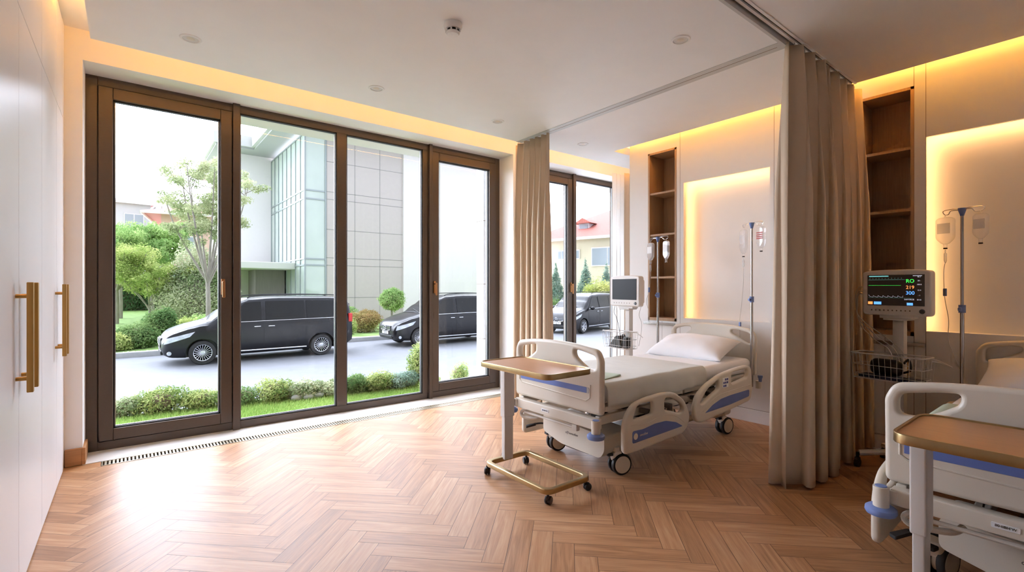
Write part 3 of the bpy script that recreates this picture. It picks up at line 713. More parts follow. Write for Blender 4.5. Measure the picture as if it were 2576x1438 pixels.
    for sy in (-1, 1):
        for k, (o_, c1, c2, b, g, fl) in enumerate(((FR, FC1, FC2, FB, FG, 1), (HR, HC1, HC2, HB, HG, 0))):
            rl_ = side_rail(t, o_, c1, c2, b, sy * .525, sy, logo=bool(fl), groove=g, panel=not fl)
            if sy > 0: rl_.location.z = -.10
    for (x, y, yw) in ((.30, -.33, -.35), (.30, .33, -.25), (1.84, -.31, -.15), (1.84, .31, -.4)): caster(t, x, y, .20, yaw=yw)
    for (x, y) in ((.30, -.33), (.30, .33), (1.84, -.31), (1.84, .31)): pass
    MB().tube(catmull([(.27, .28, .20), (.22, .36, .23), (.16, .41, .225)], 5), .008, 8).prism(roundpoly([(-.02, 0), (.02, 0), (.026, .09), (-.026, .09)], .01, 3), lambda u, v, w: Vector((.17 - v * .7 + u * .5, .40 + v * .6 + u * .6, .225 + w - v * .25)), -.008, .008).build('foot_pedal', 'rubber', t)
    return t
bed = make_bed('hospital_bed', 'cream adjustable hospital bed by the window with both blue-inlaid side rails in view', (2.47, 2.61, 0))
bed2 = copy_tree(bed); bed2.location = (2.66, .205, 0); bed2['label'] = 'cream hospital bed cut off by the right edge, beyond the divider curtain'

def mattress(label, loc):
    def fn(u, v):
        pass
    bm = MB(); bm.box(.065, -.43, .548, 2.165, .43, .68, .045, 4)
    bmesh.ops.subdivide_edges(bm.bm, edges=[e for e in bm.bm.edges if e.calc_length() > .3], cuts=14, use_grid_fill=True)
    for v in bm.bm.verts:
        if v.co.z > .6: v.co.z += .006 * NZ(v.co.x * 3, v.co.y * 3, loc[1])
    o = bm.build('mattress', 'sheet', None, 60); o.location = loc
    tag(o, label, 'mattress', 'white sheeted mattresses'); return o
mattress('white sheeted mattress on the bed by the window, head end bare above the grey blanket', (2.47, 2.61, 0))
mattress('white sheeted mattress on the right-hand bed in the dim bay', (2.66, .205, 0))

def drape(name, label, cat, loc, x0, x1, m, seed, drop0=.13, drop1=.15, zt=.690, group=None, foot=True, skew=0.0):
    hw = .437; n = 90; mm = 64
    def fn(u, v):
        xx = lerp(x0, x1, u); tot = 2 * hw + drop0 + drop1; s = v * tot - drop0   # s in [-drop0, 2hw+drop1]
        rad = .035
        if s < rad:
            if s > 0: a = (rad - s) / rad * PI / 2; y = -hw + rad - rad * math.sin(a) ; z = zt - rad * (1 - math.cos(a))
            else: y = -hw - .004; z = zt - rad + s
            if s <= 0: k = min(1, -s / .1); y -= k * (.014 * (1 + NZ(xx * 7, seed)) + .010 * math.sin(xx * 21 + seed + NZ(xx * 4, 3) * 4)); z += .012 * k * NZ(xx * 4, seed + 2)
        elif s > 2 * hw - rad:
            q = s - (2 * hw - rad)
            if q < rad: a = q / rad * PI / 2; y = hw - rad + rad * math.sin(a); z = zt - rad * (1 - math.cos(a))
            else: y = hw + .004; z = zt - rad - (q - rad); k = min(1, (q - rad) / .1); y += k * .014 * (1 + NZ(xx * 7, seed + 9))
        else: y = -hw + s; z = zt
        if z > zt - .002: z += .005 * NZ(xx * 5, y * 5, seed) + .004 * abs(NZ(xx * 2.2 + y * 3.1, y * 1.3 - xx, seed + 4)) + .0025 * NZ(xx * 14, y * 9, seed)
        x = xx + skew * y * u + .006 * NZ(y * 5, seed, u)
        return Vector((x, y, z))
    o = MB().grid(fn, n, mm).build(name, m, None, 180); o.location = loc
    s = o.modifiers.new('s', 'SOLIDIFY'); s.thickness = .004; s.offset = 1
    tag(o, label, cat, group); return o
drape('blanket', 'grey-beige blanket draped over the foot half of the bed by the window', 'blanket', (2.47, 2.61, 0), .075, 1.33, 'blanket', 3, .115, .16)
drape('blanket', 'pale green cover across the foot end of the right-hand bed', 'blanket', (2.66, .205, 0), .08, 1.0, 'green_cloth', 13, .10, .12)
# fold line of blanket
o = MB().box(0, 0, 0, .30, .20, .012, .005, 3).build('folded_cloth', 'green_cloth', None, 40); o.location = (2.60, 2.26, .693); o.rotation_euler = (0, 0, R(14))
tag(o, 'small flat folded pale green cloth on the grey blanket near the footboard', 'cloth')

def pillow(label, loc, rot, sx=.42, sy=.72, h=.15, seed=1):
    def fn(u, v):
        a = u * 2 - 1; b = v * 2 - 1
        k = max(0, (1 - abs(a) ** 2.6)) ** .55 * max(0, (1 - abs(b) ** 2.6)) ** .55
        pin = 1 - .07 * (1 - abs(a) ** 2) ; pin2 = 1 - .05 * (1 - abs(b) ** 2)
        x = a * sx / 2 * (pin2 if abs(a) > .5 else 1) * (1 - .06 * (1 - b * b) * abs(a) ** 4); y = b * sy / 2 * (1 - .06 * (1 - a * a) * abs(b) ** 4)
        w = .008 * NZ(a * 2.5, b * 3, seed) * k + .006 * k * math.sin(a * 5 + b * 3 + seed) * abs(b)
        return x, y, k, w
    def top(u, v): x, y, k, w = fn(u, v); return Vector((x, y, k * h * .62 + w + .004))
    def bot(u, v): x, y, k, w = fn(u, v); return Vector((x, y, -k * h * .38 - .0))
    mb = MB(); mb.grid(top, 40, 48).grid(bot, 40, 48); bmesh.ops.remove_doubles(mb.bm, verts=mb.bm.verts[:], dist=.0045)
    o = mb.build('pillow', 'sheet', None, 70); o.location = loc; o.rotation_euler = rot; tag(o, label, 'pillow', 'white pillows'); return o
pillow('plump white pillow leaning on the headboard of the bed by the window', (2.47 + 1.88, 2.63, .762), (0, R(-17), R(4)), .48, .76, .17, 2)
pillow('white pillow on the right-hand bed, cut off by the right edge', (2.66 + 1.76, .215, .77), (0, R(-20), R(-3)), .48, .74, .17, 6)

# ------------------------------------------------------------------ overbed tables
def overbed(label, loc, LX=.41, LY=.74):
    t = thing('overbed_table', label, 'overbed table', loc, 0, 'brass-edged overbed tables')
    h = LX / 2; k = LY / 2; zt = .828
    rim = roundpoly([(-h, -k), (h, -k), (h, k), (-h, k)], .07, 7); rin = roundpoly([(-h + .010, -k + .010), (h - .010, -k + .010), (h - .010, k - .010), (-h + .010, k - .010)], .062, 7)
    mw = frame((0, 0, zt - .010), (1, 0, 0), (0, 1, 0))
    tp = plate('tabletop', rin, [], .018, .001, 'wood_table', t, frame((0, 0, zt - .015), (1, 0, 0), (0, 1, 0)), 1)
    plate('brass_rim', rim, [rin], .036, .002, 'brass', tp, frame((0, 0, zt - .018), (1, 0, 0), (0, 1, 0)), 2)
    MB().box(-.03, .08, zt - .045, .10, k - .02, zt - .026, .006).prism([(k - .09, zt - .03), (k + .01, zt - .03), (k - .08, zt - .075)], lambda u, v, w: Vector((w, u, v)), .0, .07).build('bracket', 'alu', t)
    cx = .035; cy = k - .04
    MB().box(cx - .048, cy - .027, .40, cx + .048, cy + .027, zt - .03, .008, 2).build('column', 'alu', t)
    MB().box(cx - .040, cy - .020, .085, cx + .040, cy + .020, .42, .006, 2).build('inner_column', 'alu', t)
    ob = roundpoly([(-h + .05, -k + .06), (h + .05, -k + .06), (h + .05, k), (-h + .05, k)], .07, 7)
    ib = roundpoly([(-h + .085, -k + .095), (h + .015, -k + .095), (h + .015, k - .035), (-h + .085, k - .035)], .045, 7)
    plate('base_frame', ob, [ib], .034, .006, 'brass', t, frame((0, 0, .085), (1, 0, 0), (0, 1, 0)), 3)
    for (x, y, yw) in ((-h + .085, -k + .09, .4), (h + .02, -k + .09, -.3), (h + .02, k - .03, 1.2), (-h + .07, k - .02, .8)):
        c = MB(); r = .026; c.cyl((0, 0, .045), (0, 0, .07), .008).box(-.02, -.010, .03, .016, .010, .055, .006)
        c.lathe([(.012, -.020), (r - .004, -.020), (r, -.014), (r, -.006), (r - .005, -.004), (r - .005, .004), (r, .006), (r, .014), (r - .004, .020), (.012, .020)], (.010, 0, r), 'Y', 20)
        o = c.build('caster', 'rubber', t); o.location = (x, y, 0); o.rotation_euler = (0, 0, yw)
    return t
tb = overbed('wood-topped brass-rimmed overbed table standing at the foot of the bed by the window', (2.165, 2.50, 0))
tb2 = copy_tree(tb); tb2.location = (2.385, .155, 0); tb2.scale = (1.12, 1.0, 1.0)
tb2['label'] = 'wood-topped brass-rimmed overbed table in the lower right corner, cut off by the frame'

# ------------------------------------------------------------------ patient monitors
def monitor(name, label, loc, rz, w, h, on):
    t = thing(name, label, 'patient monitor', loc, rz, None)
    # local: screen faces -x ; y across ; z up ; base at floor
    zc = 1.31; hw = w / 2; hh = h / 2; mw = frame((0, 0, zc), (0, -1, 0), (0, 0, 1))
    bo = roundpoly([(-hw, -hh), (hw, -hh), (hw, hh), (hw * .55, hh + .012), (-hw * .55, hh + .012), (-hw, hh)], [.03, .03, .025, .1, .1, .025], 5)
    case = plate('case', bo, [], .07, .012, 'device', t, frame((.02, 0, zc), (0, -1, 0), (0, 0, 1)), 3)
    MB().box(.05, -hw * .8, zc - hh * .8, .12, hw * .8, zc + hh * .8, .02, 3).build('back_cover', 'device', t)
    sx = hw * .83; z0 = zc - hh * .55; z1 = zc + hh * .84
    scr = MB().box(-.0185, -sx, z0, -.012, sx, z1, .001, 1).build('screen', 'screen_on' if on else 'screen_off', t, 0)
    MB().lathe([(.001, -.026), (.013, -.026), (.0165, -.020), (.018, -.012)], (0, -hw * .76, zc - hh * .78), 'X', 24).build('knob', 'knob', t)
    k = MB()
    n = 10 if on else 7
    for i in range(n): k.box(-.0162, hw * .72 - i * hw * 1.25 / n, zc - hh * .80, -.014, hw * .72 - i * hw * 1.25 / n - .008, zc - hh * .74)
    k.build('buttons', 'seam', t, 0)
    F = lambda y, z: frame((-.0196, y, z), (0, -1, 0), (0, 0, 1))
    if on:
        H_ = z1 - z0
        def lines(name, pts, m, r=.0008): MB().tube([(-.0196, a, z0 + b * H_) for a, b in pts], r, 4).build(name, m, scr)
        wf = []; y = sx * .95
        lines('green_trace', [(sx * .95, .66), (-sx * .22, .655)], 'led_green', .0007)
        lines('teal_trace', [(sx * .95, .835), (-sx * .42, .84)], 'led_dim')
        e_ = []
        for i in range(120):
            a = sx * .95 - i * sx * 1.25 / 120; p = (i % 17) / 17.0; e_.append((a, .27 + .055 * math.exp(-p * 3) + (.02 if i < 3 else 0)))
        lines('pulse_trace', e_, 'led_white', .0007); lines('base_line', [(sx * .95, .255), (-sx * .63, .25)], 'led_dim')
        e_ = []
        for i in range(80):
            a = sx * .95 - i * sx * 1.3 / 80; e_.append((a, .85 + (.06 if i % 7 == 3 else 0)))
        lines('heart_trace', e_, 'led_dim', .0005)
        MB().box(-.0198, sx * .22, z0 + .945 * H_, -.018, sx * .93, z0 + .975 * H_).build('title_bar', 'led_teal', scr, 0)
        MB().box(-.0198, -sx * .92, z0 + .95 * H_, -.018, -sx * .62, z0 + .97 * H_).build('status_bar', 'led_white', scr, 0)
        text('green_reading', 'RO', .036, 'led_green', scr, F(-sx * .53, z0 + .79 * H_)); text('orange_reading', '219', .034, 'led_orange', scr, F(-sx * .53, z0 + .59 * H_)); text('blue_reading', '300', .036, 'led_blue', scr, F(-sx * .53, z0 + .41 * H_))
        text('small_text', 'SAMTRUE', .014, 'led_white', scr, F(-sx * .50, z0 + .205 * H_))
        for i, z in enumerate((.92, .80, .68, .50, .34, .20)): text('side_reading', ('90 7', '38 -', '100 0', '12 0', '- 1', '30 01')[i], .012, 'led_white', scr, F(-sx * .83, z0 + z * H_))
        MB().box(-.0198, sx * .80, z0 + .03 * H_, -.018, sx * .97, z0 + .12 * H_).build('orange_tile', 'led_orange', scr, 0)
        MB().box(-.0198, sx * .48, z0 + .03 * H_, -.018, sx * .75, z0 + .12 * H_).box(-.0198, -sx * .62, z0 + .02 * H_, -.018, -sx * .42, z0 + .10 * H_).build('blue_tile', 'led_blue', scr, 0)
    # mount and stand
    MB().box(-.02, -hw * .35, zc - hh - .035, .10, hw * .35, zc - hh - .022, .004).box(.0, -hw * .5, zc - hh - .022, .08, hw * .5, zc - hh + .005, .004).box(.03, -.03, zc - hh - .05, .09, .03, zc - hh - .02).build('mount', 'device', t)
    MB().box(.03, -.036, .12, .085, .036, zc - hh - .035, .006).build('column', 'device', t)
    base = MB()
    for a in range(4):
        an = a * PI / 2 + PI / 4 if on else a * PI / 2 + .5
        c, s_ = math.cos(an), math.sin(an)
        base.tube(catmull([(.057, 0, .13), (.057 + .10 * c, .10 * s_, .125), (.057 + .26 * c, .26 * s_, .105)], 4), .022, 8)
    base.cyl((.057, 0, .09), (.057, 0, .15), .06, .05, 20); base.build('base', 'device', t)
    for a in range(4):
        an = a * PI / 2 + PI / 4 if on else a * PI / 2 + .5
        x, y = .057 + .27 * math.cos(an), .27 * math.sin(an)
        MB().cyl((x, y, .05), (x, y, .11), .011).box(x - .018, y - .016, .03, x + .018, y + .016, .075, .008).cyl((x, y - .013, .03), (x, y + .013, .03), .030, seg=20).build('caster', 'mech_dark', t)
    # basket
    bw = .21 if on else .18; zb = .68; zt = .865; bk = MB()
    def ring(z, g, r): bk.tube([(p[0], p[1], z) for p in [(a, b) for a, b in roundpoly([(-.15 - g, -bw - g), (.01, -bw - g), (.01, bw + g), (-.15 - g, bw + g)], .03, 4)]], r, 6, closed=True)
    ring(zt, .018, .005); ring(lerp(zb, zt, .55), .008, .0025); ring(zb, 0, .003); ring(zb + .03, .002, .002)
    nb = 13
    for i in range(nb):
        y = lerp(-bw, bw, i / (nb - 1)); y2 = lerp(-bw - .018, bw + .018, i / (nb - 1))
        bk.tube([(-.168, y2, zt), (-.15, y, zb), (.01, y, zb), (.01, y2, zt)], .0018, 5)
    for i in range(5):
        x = lerp(-.15, .01, i / 4); x2 = lerp(-.168, .01, i / 4); bk.tube([(x2, -bw - .018, zt), (x, -bw, zb), (x, bw, zb), (x2, bw + .018, zt)], .0018, 5)
    bk.box(.01, -.03, zt - .03, .035, .03, zt - .01); bk.build('basket', 'alu', t)
    MB().tube(catmull([(0, -bw, zt - .01), (-.02, -bw - .06, zt - .02), (-.02, -bw - .12, zt - .05), (.0, -bw - .07, zt - .035), (.01, -bw, zt - .03)], 6), .004, 6).build('basket_hook', 'alu', t)
    return t
m1 = monitor('patient_monitor', 'switched-off patient monitor on a wheeled stand in front of the far window', (4.40, 3.49, 0), R(-10), .48, .335, False)
m2 = monitor('patient_monitor', 'lit patient monitor showing coloured readings on a stand right of the divider curtain', (4.42, 1.03, 0), R(-10), .43, .325, True)
# cables and things in the baskets
def in_frame(t, p): return t.matrix_basis @ Vector(p)
def cable(name, label, pts, r, m): 
    o = MB().tube(catmull(pts, 8), r, 6).build(name, m, None); return tag(o, label, 'cable')
for k, (z, dz) in enumerate(((1.345, 0), (1.31, .02), (1.29, .0))):
    P_ = [in_frame(m2, p) for p in ((.03, .208, z), (.03, .26, z + .012), (.03, .285 - .008 * k, z - .07), (.02, .25, 1.08 + .02 * k), (.0, .15 - .05 * k, .97), (-.06, .02 - .04 * k, .90), (-.08, -.02 - .04 * k, .80))]
    cable('sensor_cable', ('uppermost', 'middle', 'lowest')[k] + ' of the three grey cables looping from the lit monitor into its basket', P_, .0035, 'cable')
cable('sensor_cable', 'grey cable drooping from the switched-off monitor into its basket', [in_frame(m1, p) for p in ((.02, .17, 1.20), (.0, .19, 1.08), (-.02, .13, 1.02), (-.06, .05, .95), (-.08, .0, .86), (-.08, -.04, .75))], .003, 'cable_dark')
cable('sensor_cable', 'white cable hanging beside the switched-off monitor stand down to the rail', [in_frame(m1, p) for p in ((.05, -.17, 1.28), (.05, -.20, 1.16), (.05, -.17, 1.05), (.05, -.21, .96), (.03, -.22, .84), (-.02, -.24, .72))], .003, 'cable')
t = thing('cuff_bag', 'dark angular blood-pressure cuff lying in the basket of the switched-off monitor', 'blood pressure cuff', tuple(in_frame(m1, (-.07, .0, .683))), R(-12))
MB().prism([(.15, 0), (.02, .13), (-.03, .135), (-.06, 0)], lambda u, v, w: Vector((w, u, v)), -.05, .04).build('cuff', 'black_plastic', t)
MB().tube(catmull([(0, -.08, .02), (0, -.10, .1), (0, -.06, .15), (0, -.02, .12), (0, -.08, .09)], 6), .006, 6).box(-.04, -.14, 0, .03, -.08, .12, .015).build('hose', 'rubber', t)
o = MB().box(-.05, -.045, 0, .05, .045, .12, .02, 3).build('plastic_pouch', 'milky_plastic', None, 40); o.location = in_frame(m1, (-.02, -.035, .683)); o.rotation_euler = (0, R(6), R(-12)); tag(o, 'translucent plastic pouch in the basket of the switched-off monitor', 'pouch')
t = thing('device_case', 'glossy black rounded device lying in the basket of the lit monitor', 'medical device', tuple(in_frame(m2, (-.075, .03, .71))), R(-10))
MB().box(-.045, -.105, .0, .045, .10, .12, .045, 5).build('shell', 'black_plastic', t)
MB().tube(catmull([(-.0, -.10, .03), (.0, -.15, .06), (.0, -.14, .13), (0, -.11, .10)], 6), .008, 8).build('handle', 'black_plastic', t)
o = MB().box(-.06, -.19, 0, .06, .19, .022, .008, 2).build('folded_cuff', 'navy', None, 40); o.location = in_frame(m2, (-.075, .0, .6845)); o.rotation_euler = (0, 0, R(-10)); tag(o, 'flat navy blue pad along the bottom of the lit monitor basket', 'pad')

# ------------------------------------------------------------------ drip stands
def bag(parent_label, loc, rz, w, h, d, style, name='infusion_bottle', lab_m='label_white'):
    t = thing(name, parent_label, 'infusion bag', loc, rz, None)
    # hangs from its origin, downwards
    pr = roundpoly([(-w / 2, -h * .80), (-w * .15, -h), (w * .15, -h), (w / 2, -h * .80), (w / 2, -.02), (w * .3, -.006), (-w * .3, -.006), (-w / 2, -.02)], [.02, .01, .01, .02, .01, .01, .01, .01], 4)
    plate('bottle', pr, [], d, d * .3, style, t, frame((0, 0, 0), (0, -1, 0), (0, 0, 1)), 4)
    MB().tube([(0, -.006, -.006), (0, 0, .012), (0, .006, -.006)], .0015, 6).build('hanger', 'label_white', t)
    MB().cyl((0, 0, -h - .028), (0, 0, -h), .010, .012, 14).build('neck', style, t)
    MB().cyl((0, 0, -h - .036), (0, 0, -h - .026), .012, seg=14).build('cap', 'device_grey' if style == 'milky_plastic' else 'ink', t)
    lb = MB()
    if lab_m == 'red_label':
        for z in (-.06, -.078, -.096, -.112): lb.box(-d / 2 - .001, -w * .42, z - .006, -d / 2 + .003, w * .40, z + .004)
    else: lb.box(-d / 2 - .001, -w * .36, -h * .62, -d / 2 + .003, w * .36, -h * .25)
    lb.build('label', lab_m, t, 0)
    return t
def drip(name, label, loc, top, clamp, rz, zb, arm=.13, tz=.0, metal='steel', stand=True):
    t = thing(name, label, 'drip stand', loc, rz, 'drip poles beside the beds')
    MB().cyl((0, 0, zb), (0, 0, clamp + .02), .0125, seg=16).build('lower_pole', metal, t)
    MB().cyl((0, 0, clamp), (0, 0, top), .0095, seg=16).build('upper_pole', metal, t)
    MB().cyl((0, 0, clamp - .025), (0, 0, clamp + .03), .020, seg=18).box(-.035, -.01, clamp - .012, 0, .01, clamp + .012, .005).build('height_clamp', 'bed_bumper', t, label='blue height clamp')
    MB().lathe([(.011, -.055), (.013, -.045), (.022, -.015), (.024, 0), (.001, .002)], (0, 0, top), 'Z', 20).build('hook_hub', 'bed_bumper', t, label='blue hub')
    h = MB()
    for s in (-1, 1):
        h.tube(catmull([(0, s * .015, top - .004), (.0, s * arm * .6, top), (.01, s * (arm + .02), top - .005), (.01, s * (arm + .012), top - .030), (-.005, s * (arm - .02), top - .034), (-.012, s * arm * .6, top - .012), (-.008, s * .015, top - .012)], 6), .0028, 6)
    h.build('hooks', 'chrome' if metal == 'steel' else metal, t)
    if stand:
        b = MB()
        for k in range(5): a = k * 2 * PI / 5 + .3; b.tube([(0, 0, .12), (.12 * math.cos(a), .12 * math.sin(a), .10), (.24 * math.cos(a), .24 * math.sin(a), .07)], .012, 8)
        b.build('base', 'steel', t)
        for k in range(5):
            a = k * 2 * PI / 5 + .3; x, y = .24 * math.cos(a), .24 * math.sin(a)
            MB().cyl((x, y - .01, .027), (x, y + .01, .027), .027, seg=18).cyl((x, y, .03), (x, y, .075), .007).build('caster', 'rubber', t)
    return t
ry = R(0)
drip('drip_stand', 'drip stand between the switched-off monitor and the far bed head', (4.52, 3.14, 0), 1.905, 1.27, R(-18), .10)
drip('bed_drip_pole', 'tall thin drip pole at the near corner of the window-side bed headboard', (4.60, 2.165, 0), 1.965, 1.24, R(-26), .42, arm=.115, stand=False)
MB_ = None
drip('bed_drip_pole', 'drip pole at the headboard corner of the right-hand bed, bags glowing amber', (4.62, .70, 0), 1.915, 1.20, R(-20), .42, arm=.10, stand=False)
def hang(base, rz, s, arm, top): 
    c, s_ = math.cos(rz), math.sin(rz); y = s * (arm + .004); x = .004; return (base[0] + c * x - s_ * y, base[1] + s_ * x + c * y, top - .046)
A = (4.52, 3.14); bag('milky infusion bag with a drip line, left side of the stand by the switched-off monitor', hang(A, R(-18), 1, .13, 1.905), R(-18), .105, .20, .035, 'milky_plastic', 'infusion_bag')
bag('milky infusion bag on the right hook of the stand by the switched-off monitor', hang(A, R(-18), -1, .13, 1.905), R(-18), .088, .20, .03, 'milky_plastic', 'infusion_bag')
Bp = (4.60, 2.165); bag('clear infusion bottle on the left hook of the pole at the window-side bed head', hang(Bp, R(-26), 1, .115, 1.965), R(-26), .085, .235, .04, 'clear_plastic', lab_m='clear_plastic')
bag('clear infusion bottle with a pink striped label at the window-side bed head', hang(Bp, R(-26), -1, .115, 1.965), R(-26), .095, .20, .04, 'clear_plastic', lab_m='red_label')
Cp = (4.62, .70); bag('large infusion bag on the left hook above the right-hand bed', hang(Cp, R(-20), 1, .10, 1.915), R(-20), .11, .20, .045, 'clear_plastic', lab_m='milky_plastic')
bag('smaller infusion bottle on the right hook above the right-hand bed', hang(Cp, R(-20), -1, .10, 1.915), R(-20), .085, .18, .04, 'clear_plastic', lab_m='milky_plastic')
def line(label, base, rz, s, arm, top, h, pts, m='clear_plastic', grip=None):
    t = thing('drip_line', label, 'drip line', hang(base, rz, s, arm, top), rz)
    MB().cyl((0, 0, -h - .04), (0, 0, -h - .06), .004, seg=10).lathe([(.003, -h - .06), (.009, -h - .07), (.009, -h - .12), (.004, -h - .135)], (0, 0, 0), 'Z', 14).build('drip_chamber', 'milky_plastic', t)
    MB().tube(catmull([(0, 0, -h - .13)] + pts, 8), .0022, 6).build('tube', m, t)
    if grip: MB().box(grip[0] - .008, grip[1] - .010, grip[2] - .028, grip[0] + .008, grip[1] + .010, grip[2] + .028, .004).build('roller_clamp', 'bed_bumper' if m == 'cable' else 'device', t)
line('clear tube from the left bag of the stand by the switched-off monitor', A, R(-18), 1, .13, 1.905, .19, [(0, -.0, -.42), (0, .03, -.55), (-.02, .05, -.66), (0, .03, -.78), (.02, .06, -.88), (0, .0, -.90)], 'cable', (0, .028, -.53))
line('thin clear tube hanging from the left bottle at the window-side bed head', Bp, R(-26), 1, .115, 1.965, .235, [(0, .0, -.5), (0, .03, -.75), (0, .055, -.9), (0, .05, -1.1)], 'cable', (0, .05, -.93))
line('thin tube with a white clamp hanging from the bag above the right-hand bed', Cp, R(-20), 1, .10, 1.915, .20, [(0, .01, -.40), (0, .005, -.58), (0, -.02, -.75), (0, -.02, -.9), (0, -.07, -1.05), (0, -.11, -1.14)], 'cable', (0, .003, -.55))
o = MB().lathe([(.001, -.03), (.014, -.028), (.016, .0), (.022, .012), (.022, .03), (.001, .032)], (0, 0, 0), 'Z', 18).build('pole_socket', 'bed_bumper', None); o.location = (4.64, 2.105, .50); tag(o, 'small blue knob under the drip pole at the window-side bed head', 'knob')

# wall fittings
for i, (y0, y1) in enumerate(((.955, 1.42), (3.17, 3.60))):
    t = thing('medical_rail', ('short metal equipment rail on the wall behind the lit monitor' if i == 0 else 'short metal equipment rail on the wall behind the switched-off monitor'), 'wall rail', (X0, y0, .90 if i == 0 else .93))
    MB().box(-.035, 0, -.015, -.022, y1 - y0, .015, .002).build('rail', 'steel', t); MB().box(-.024, .05, -.01, 0, .07, .01).box(-.024, y1 - y0 - .07, -.01, 0, y1 - y0 - .05, .01).build('bracket', 'steel', t)
t = thing('wall_socket', 'power socket with a plugged cable on the wall behind the lit monitor basket', 'socket', (X0, 1.10, .70))
MB().box(-.01, -.045, -.09, 0, .045, .09, .004).build('cover_plate', 'brass_matte', t); MB().cyl((-.011, 0, .035), (-.012, 0, .035), .028).cyl((-.011, 0, -.035), (-.012, 0, -.035), .028).build('socket_face', 'dark', t)
MB().tube(catmull([(-.012, 0, .035), (-.05, -.01, .03), (-.045, -.02, -.12), (-.03, .0, -.35), (-.06, .08, -.55), (-.05, .1, -.68)], 8), .004, 6).build('power_cable', 'cable_dark', t)

# ================================================================== OUTDOORS
ST = -0.78
gnd = MB(); gnd.poly([(-70, 8.6, ST), (110, 8.6, ST), (110, 18.9, ST), (-70, 18.9, ST)]).poly([(7.5, 18.9, ST), (110, 18.9, ST), (110, 60, ST), (30, 60, ST), (30, 30, ST)])
struct('ground_street', gnd, 'asphalt')
lw = MB(); lw.grid(lambda u, v: Vector((lerp(-12, 3.7, u), lerp(5.40, 7.15, v), -.13 + .02 * NZ(u * 20, v * 4))), 40, 8).grid(lambda u, v: Vector((lerp(-12, 3.7, u), lerp(7.15, 8.7, v), lerp(-.13, ST - .03, v))), 4, 3)
struct('ground_near_lawn', lw, 'lawn')
fl = MB(); fl.grid(lambda u, v: Vector((lerp(-60, 7.4, u), lerp(19.1, 60, v), lerp(-.62, .1, min(1, v * 2.2)) + .02 * NZ(u * 30, v * 10))), 30, 20).grid(lambda u, v: Vector((lerp(7.4, 30, u), lerp(19.1, 30, v), -.64)), 3, 3)
struct('ground_far_lawn', fl, 'lawn')
struct('kerb_far', MB().box(-60, 18.85, ST - .1, 30, 19.1, -.62, .02), 'kerb')
struct('step_1', MB().box(3.7, 5.42, -.3, 6.8, 6.6, -.17).box(3.7, 6.6, -.5, 6.8, 7.1, -.34).box(3.7, 7.1, -.7, 6.8, 7.6, -.50).box(3.7, 7.6, -.9, 6.8, 8.1, -.66), 'stone')
pl = thing('facade_pillar', 'grey clad pillar with panel joints standing outside between the two windows', 'pillar', (4.68, 6.62, -.5))
MB().box(-.11, -.1, 0, .60, .1, 4.6).build('cladding', 'pillar', pl, 0)
MB().box(-.112, -.102, 2.955, .6, .1, 2.963).box(-.112, -.102, 1.91, .6, .1, 1.918).box(-.112, -.102, 1.01, .6, .1, 1.018).build('joints', 'seam', pl, 0)
struct('roof_eave', MB().box(-2, 5.40, 3.13, 8.5, 5.95, 3.3), 'ext_canopy')
# unseen bulk of this building, added to keep sky light off lawn and street
struct('building_sky_block', MB().box(-8, -9, 3.5, 8.2, 5.38, 9.5).box(-8, -9, -.7, -1.15, 5.38, 3.5).box(7.15, -9, -.7, 8.2, 5.38, 3.5), 'sky_block')

# grass blades near the window: uncountable
def grass(name, x0, x1, y0, y1, z, n, h, label):
    p = np.stack([rng.uniform(x0, x1, n), rng.uniform(y0, y1, n), np.full(n, z)], 1)
    a = rng.uniform(0, 2 * PI, n); w = .006; d = np.stack([np.cos(a) * w, np.sin(a) * w, np.zeros(n)], 1)
    l = rng.normal(size=(n, 3)) * .02; l[:, 2] = h * (.5 + rng.random(n))
    v = np.stack([p - d, p + d, p + l], 1).reshape(-1, 3); f = np.arange(3 * n).reshape(n, 3)
    o = cloud_mesh(name, v, f, np.clip(rng.random(n) * .8 + .2 * np.sin(p[:, 0] * 4) * np.cos(p[:, 1] * 3), 0, 1), 'grass_blade'); tag(o, label, 'grass', kind='stuff')
grass('grass_blades', -1.5, 3.65, 5.42, 7.0, -.14, 60000, .045, 'short green lawn grass right outside the windows')
grass('lawn_grass', -16, 3, 19.2, 30, -.60, 1, .05, 'x') if False else None

def shrub(label, x, y, z, rx, ry, rz, m, n=900, size=.03, cat='shrub', group=None, name='garden_shrub', core='leaf_dark'):
    t = thing(name, label, cat, (x, y, z), 0, group)
    rd = random.Random(int(x * 100 + y * 10)); bl = [(0, 0, rz * .75, rx * .8, ry * .8, rz * .85)]
    for k in range(6): a = rd.uniform(0, 2 * PI); bl.append((rx * .5 * math.cos(a), ry * .5 * math.sin(a), rz * rd.uniform(.5, 1.15), rx * .5, ry * .5, rz * .55))
    leaves('foliage', bl, n, size, m, t, .6, .5)
    c = MB().sph((0, 0, rz * .7), (rx * .50, ry * .50, rz * .58), 12).build('branches', 'soil', t)
    return t
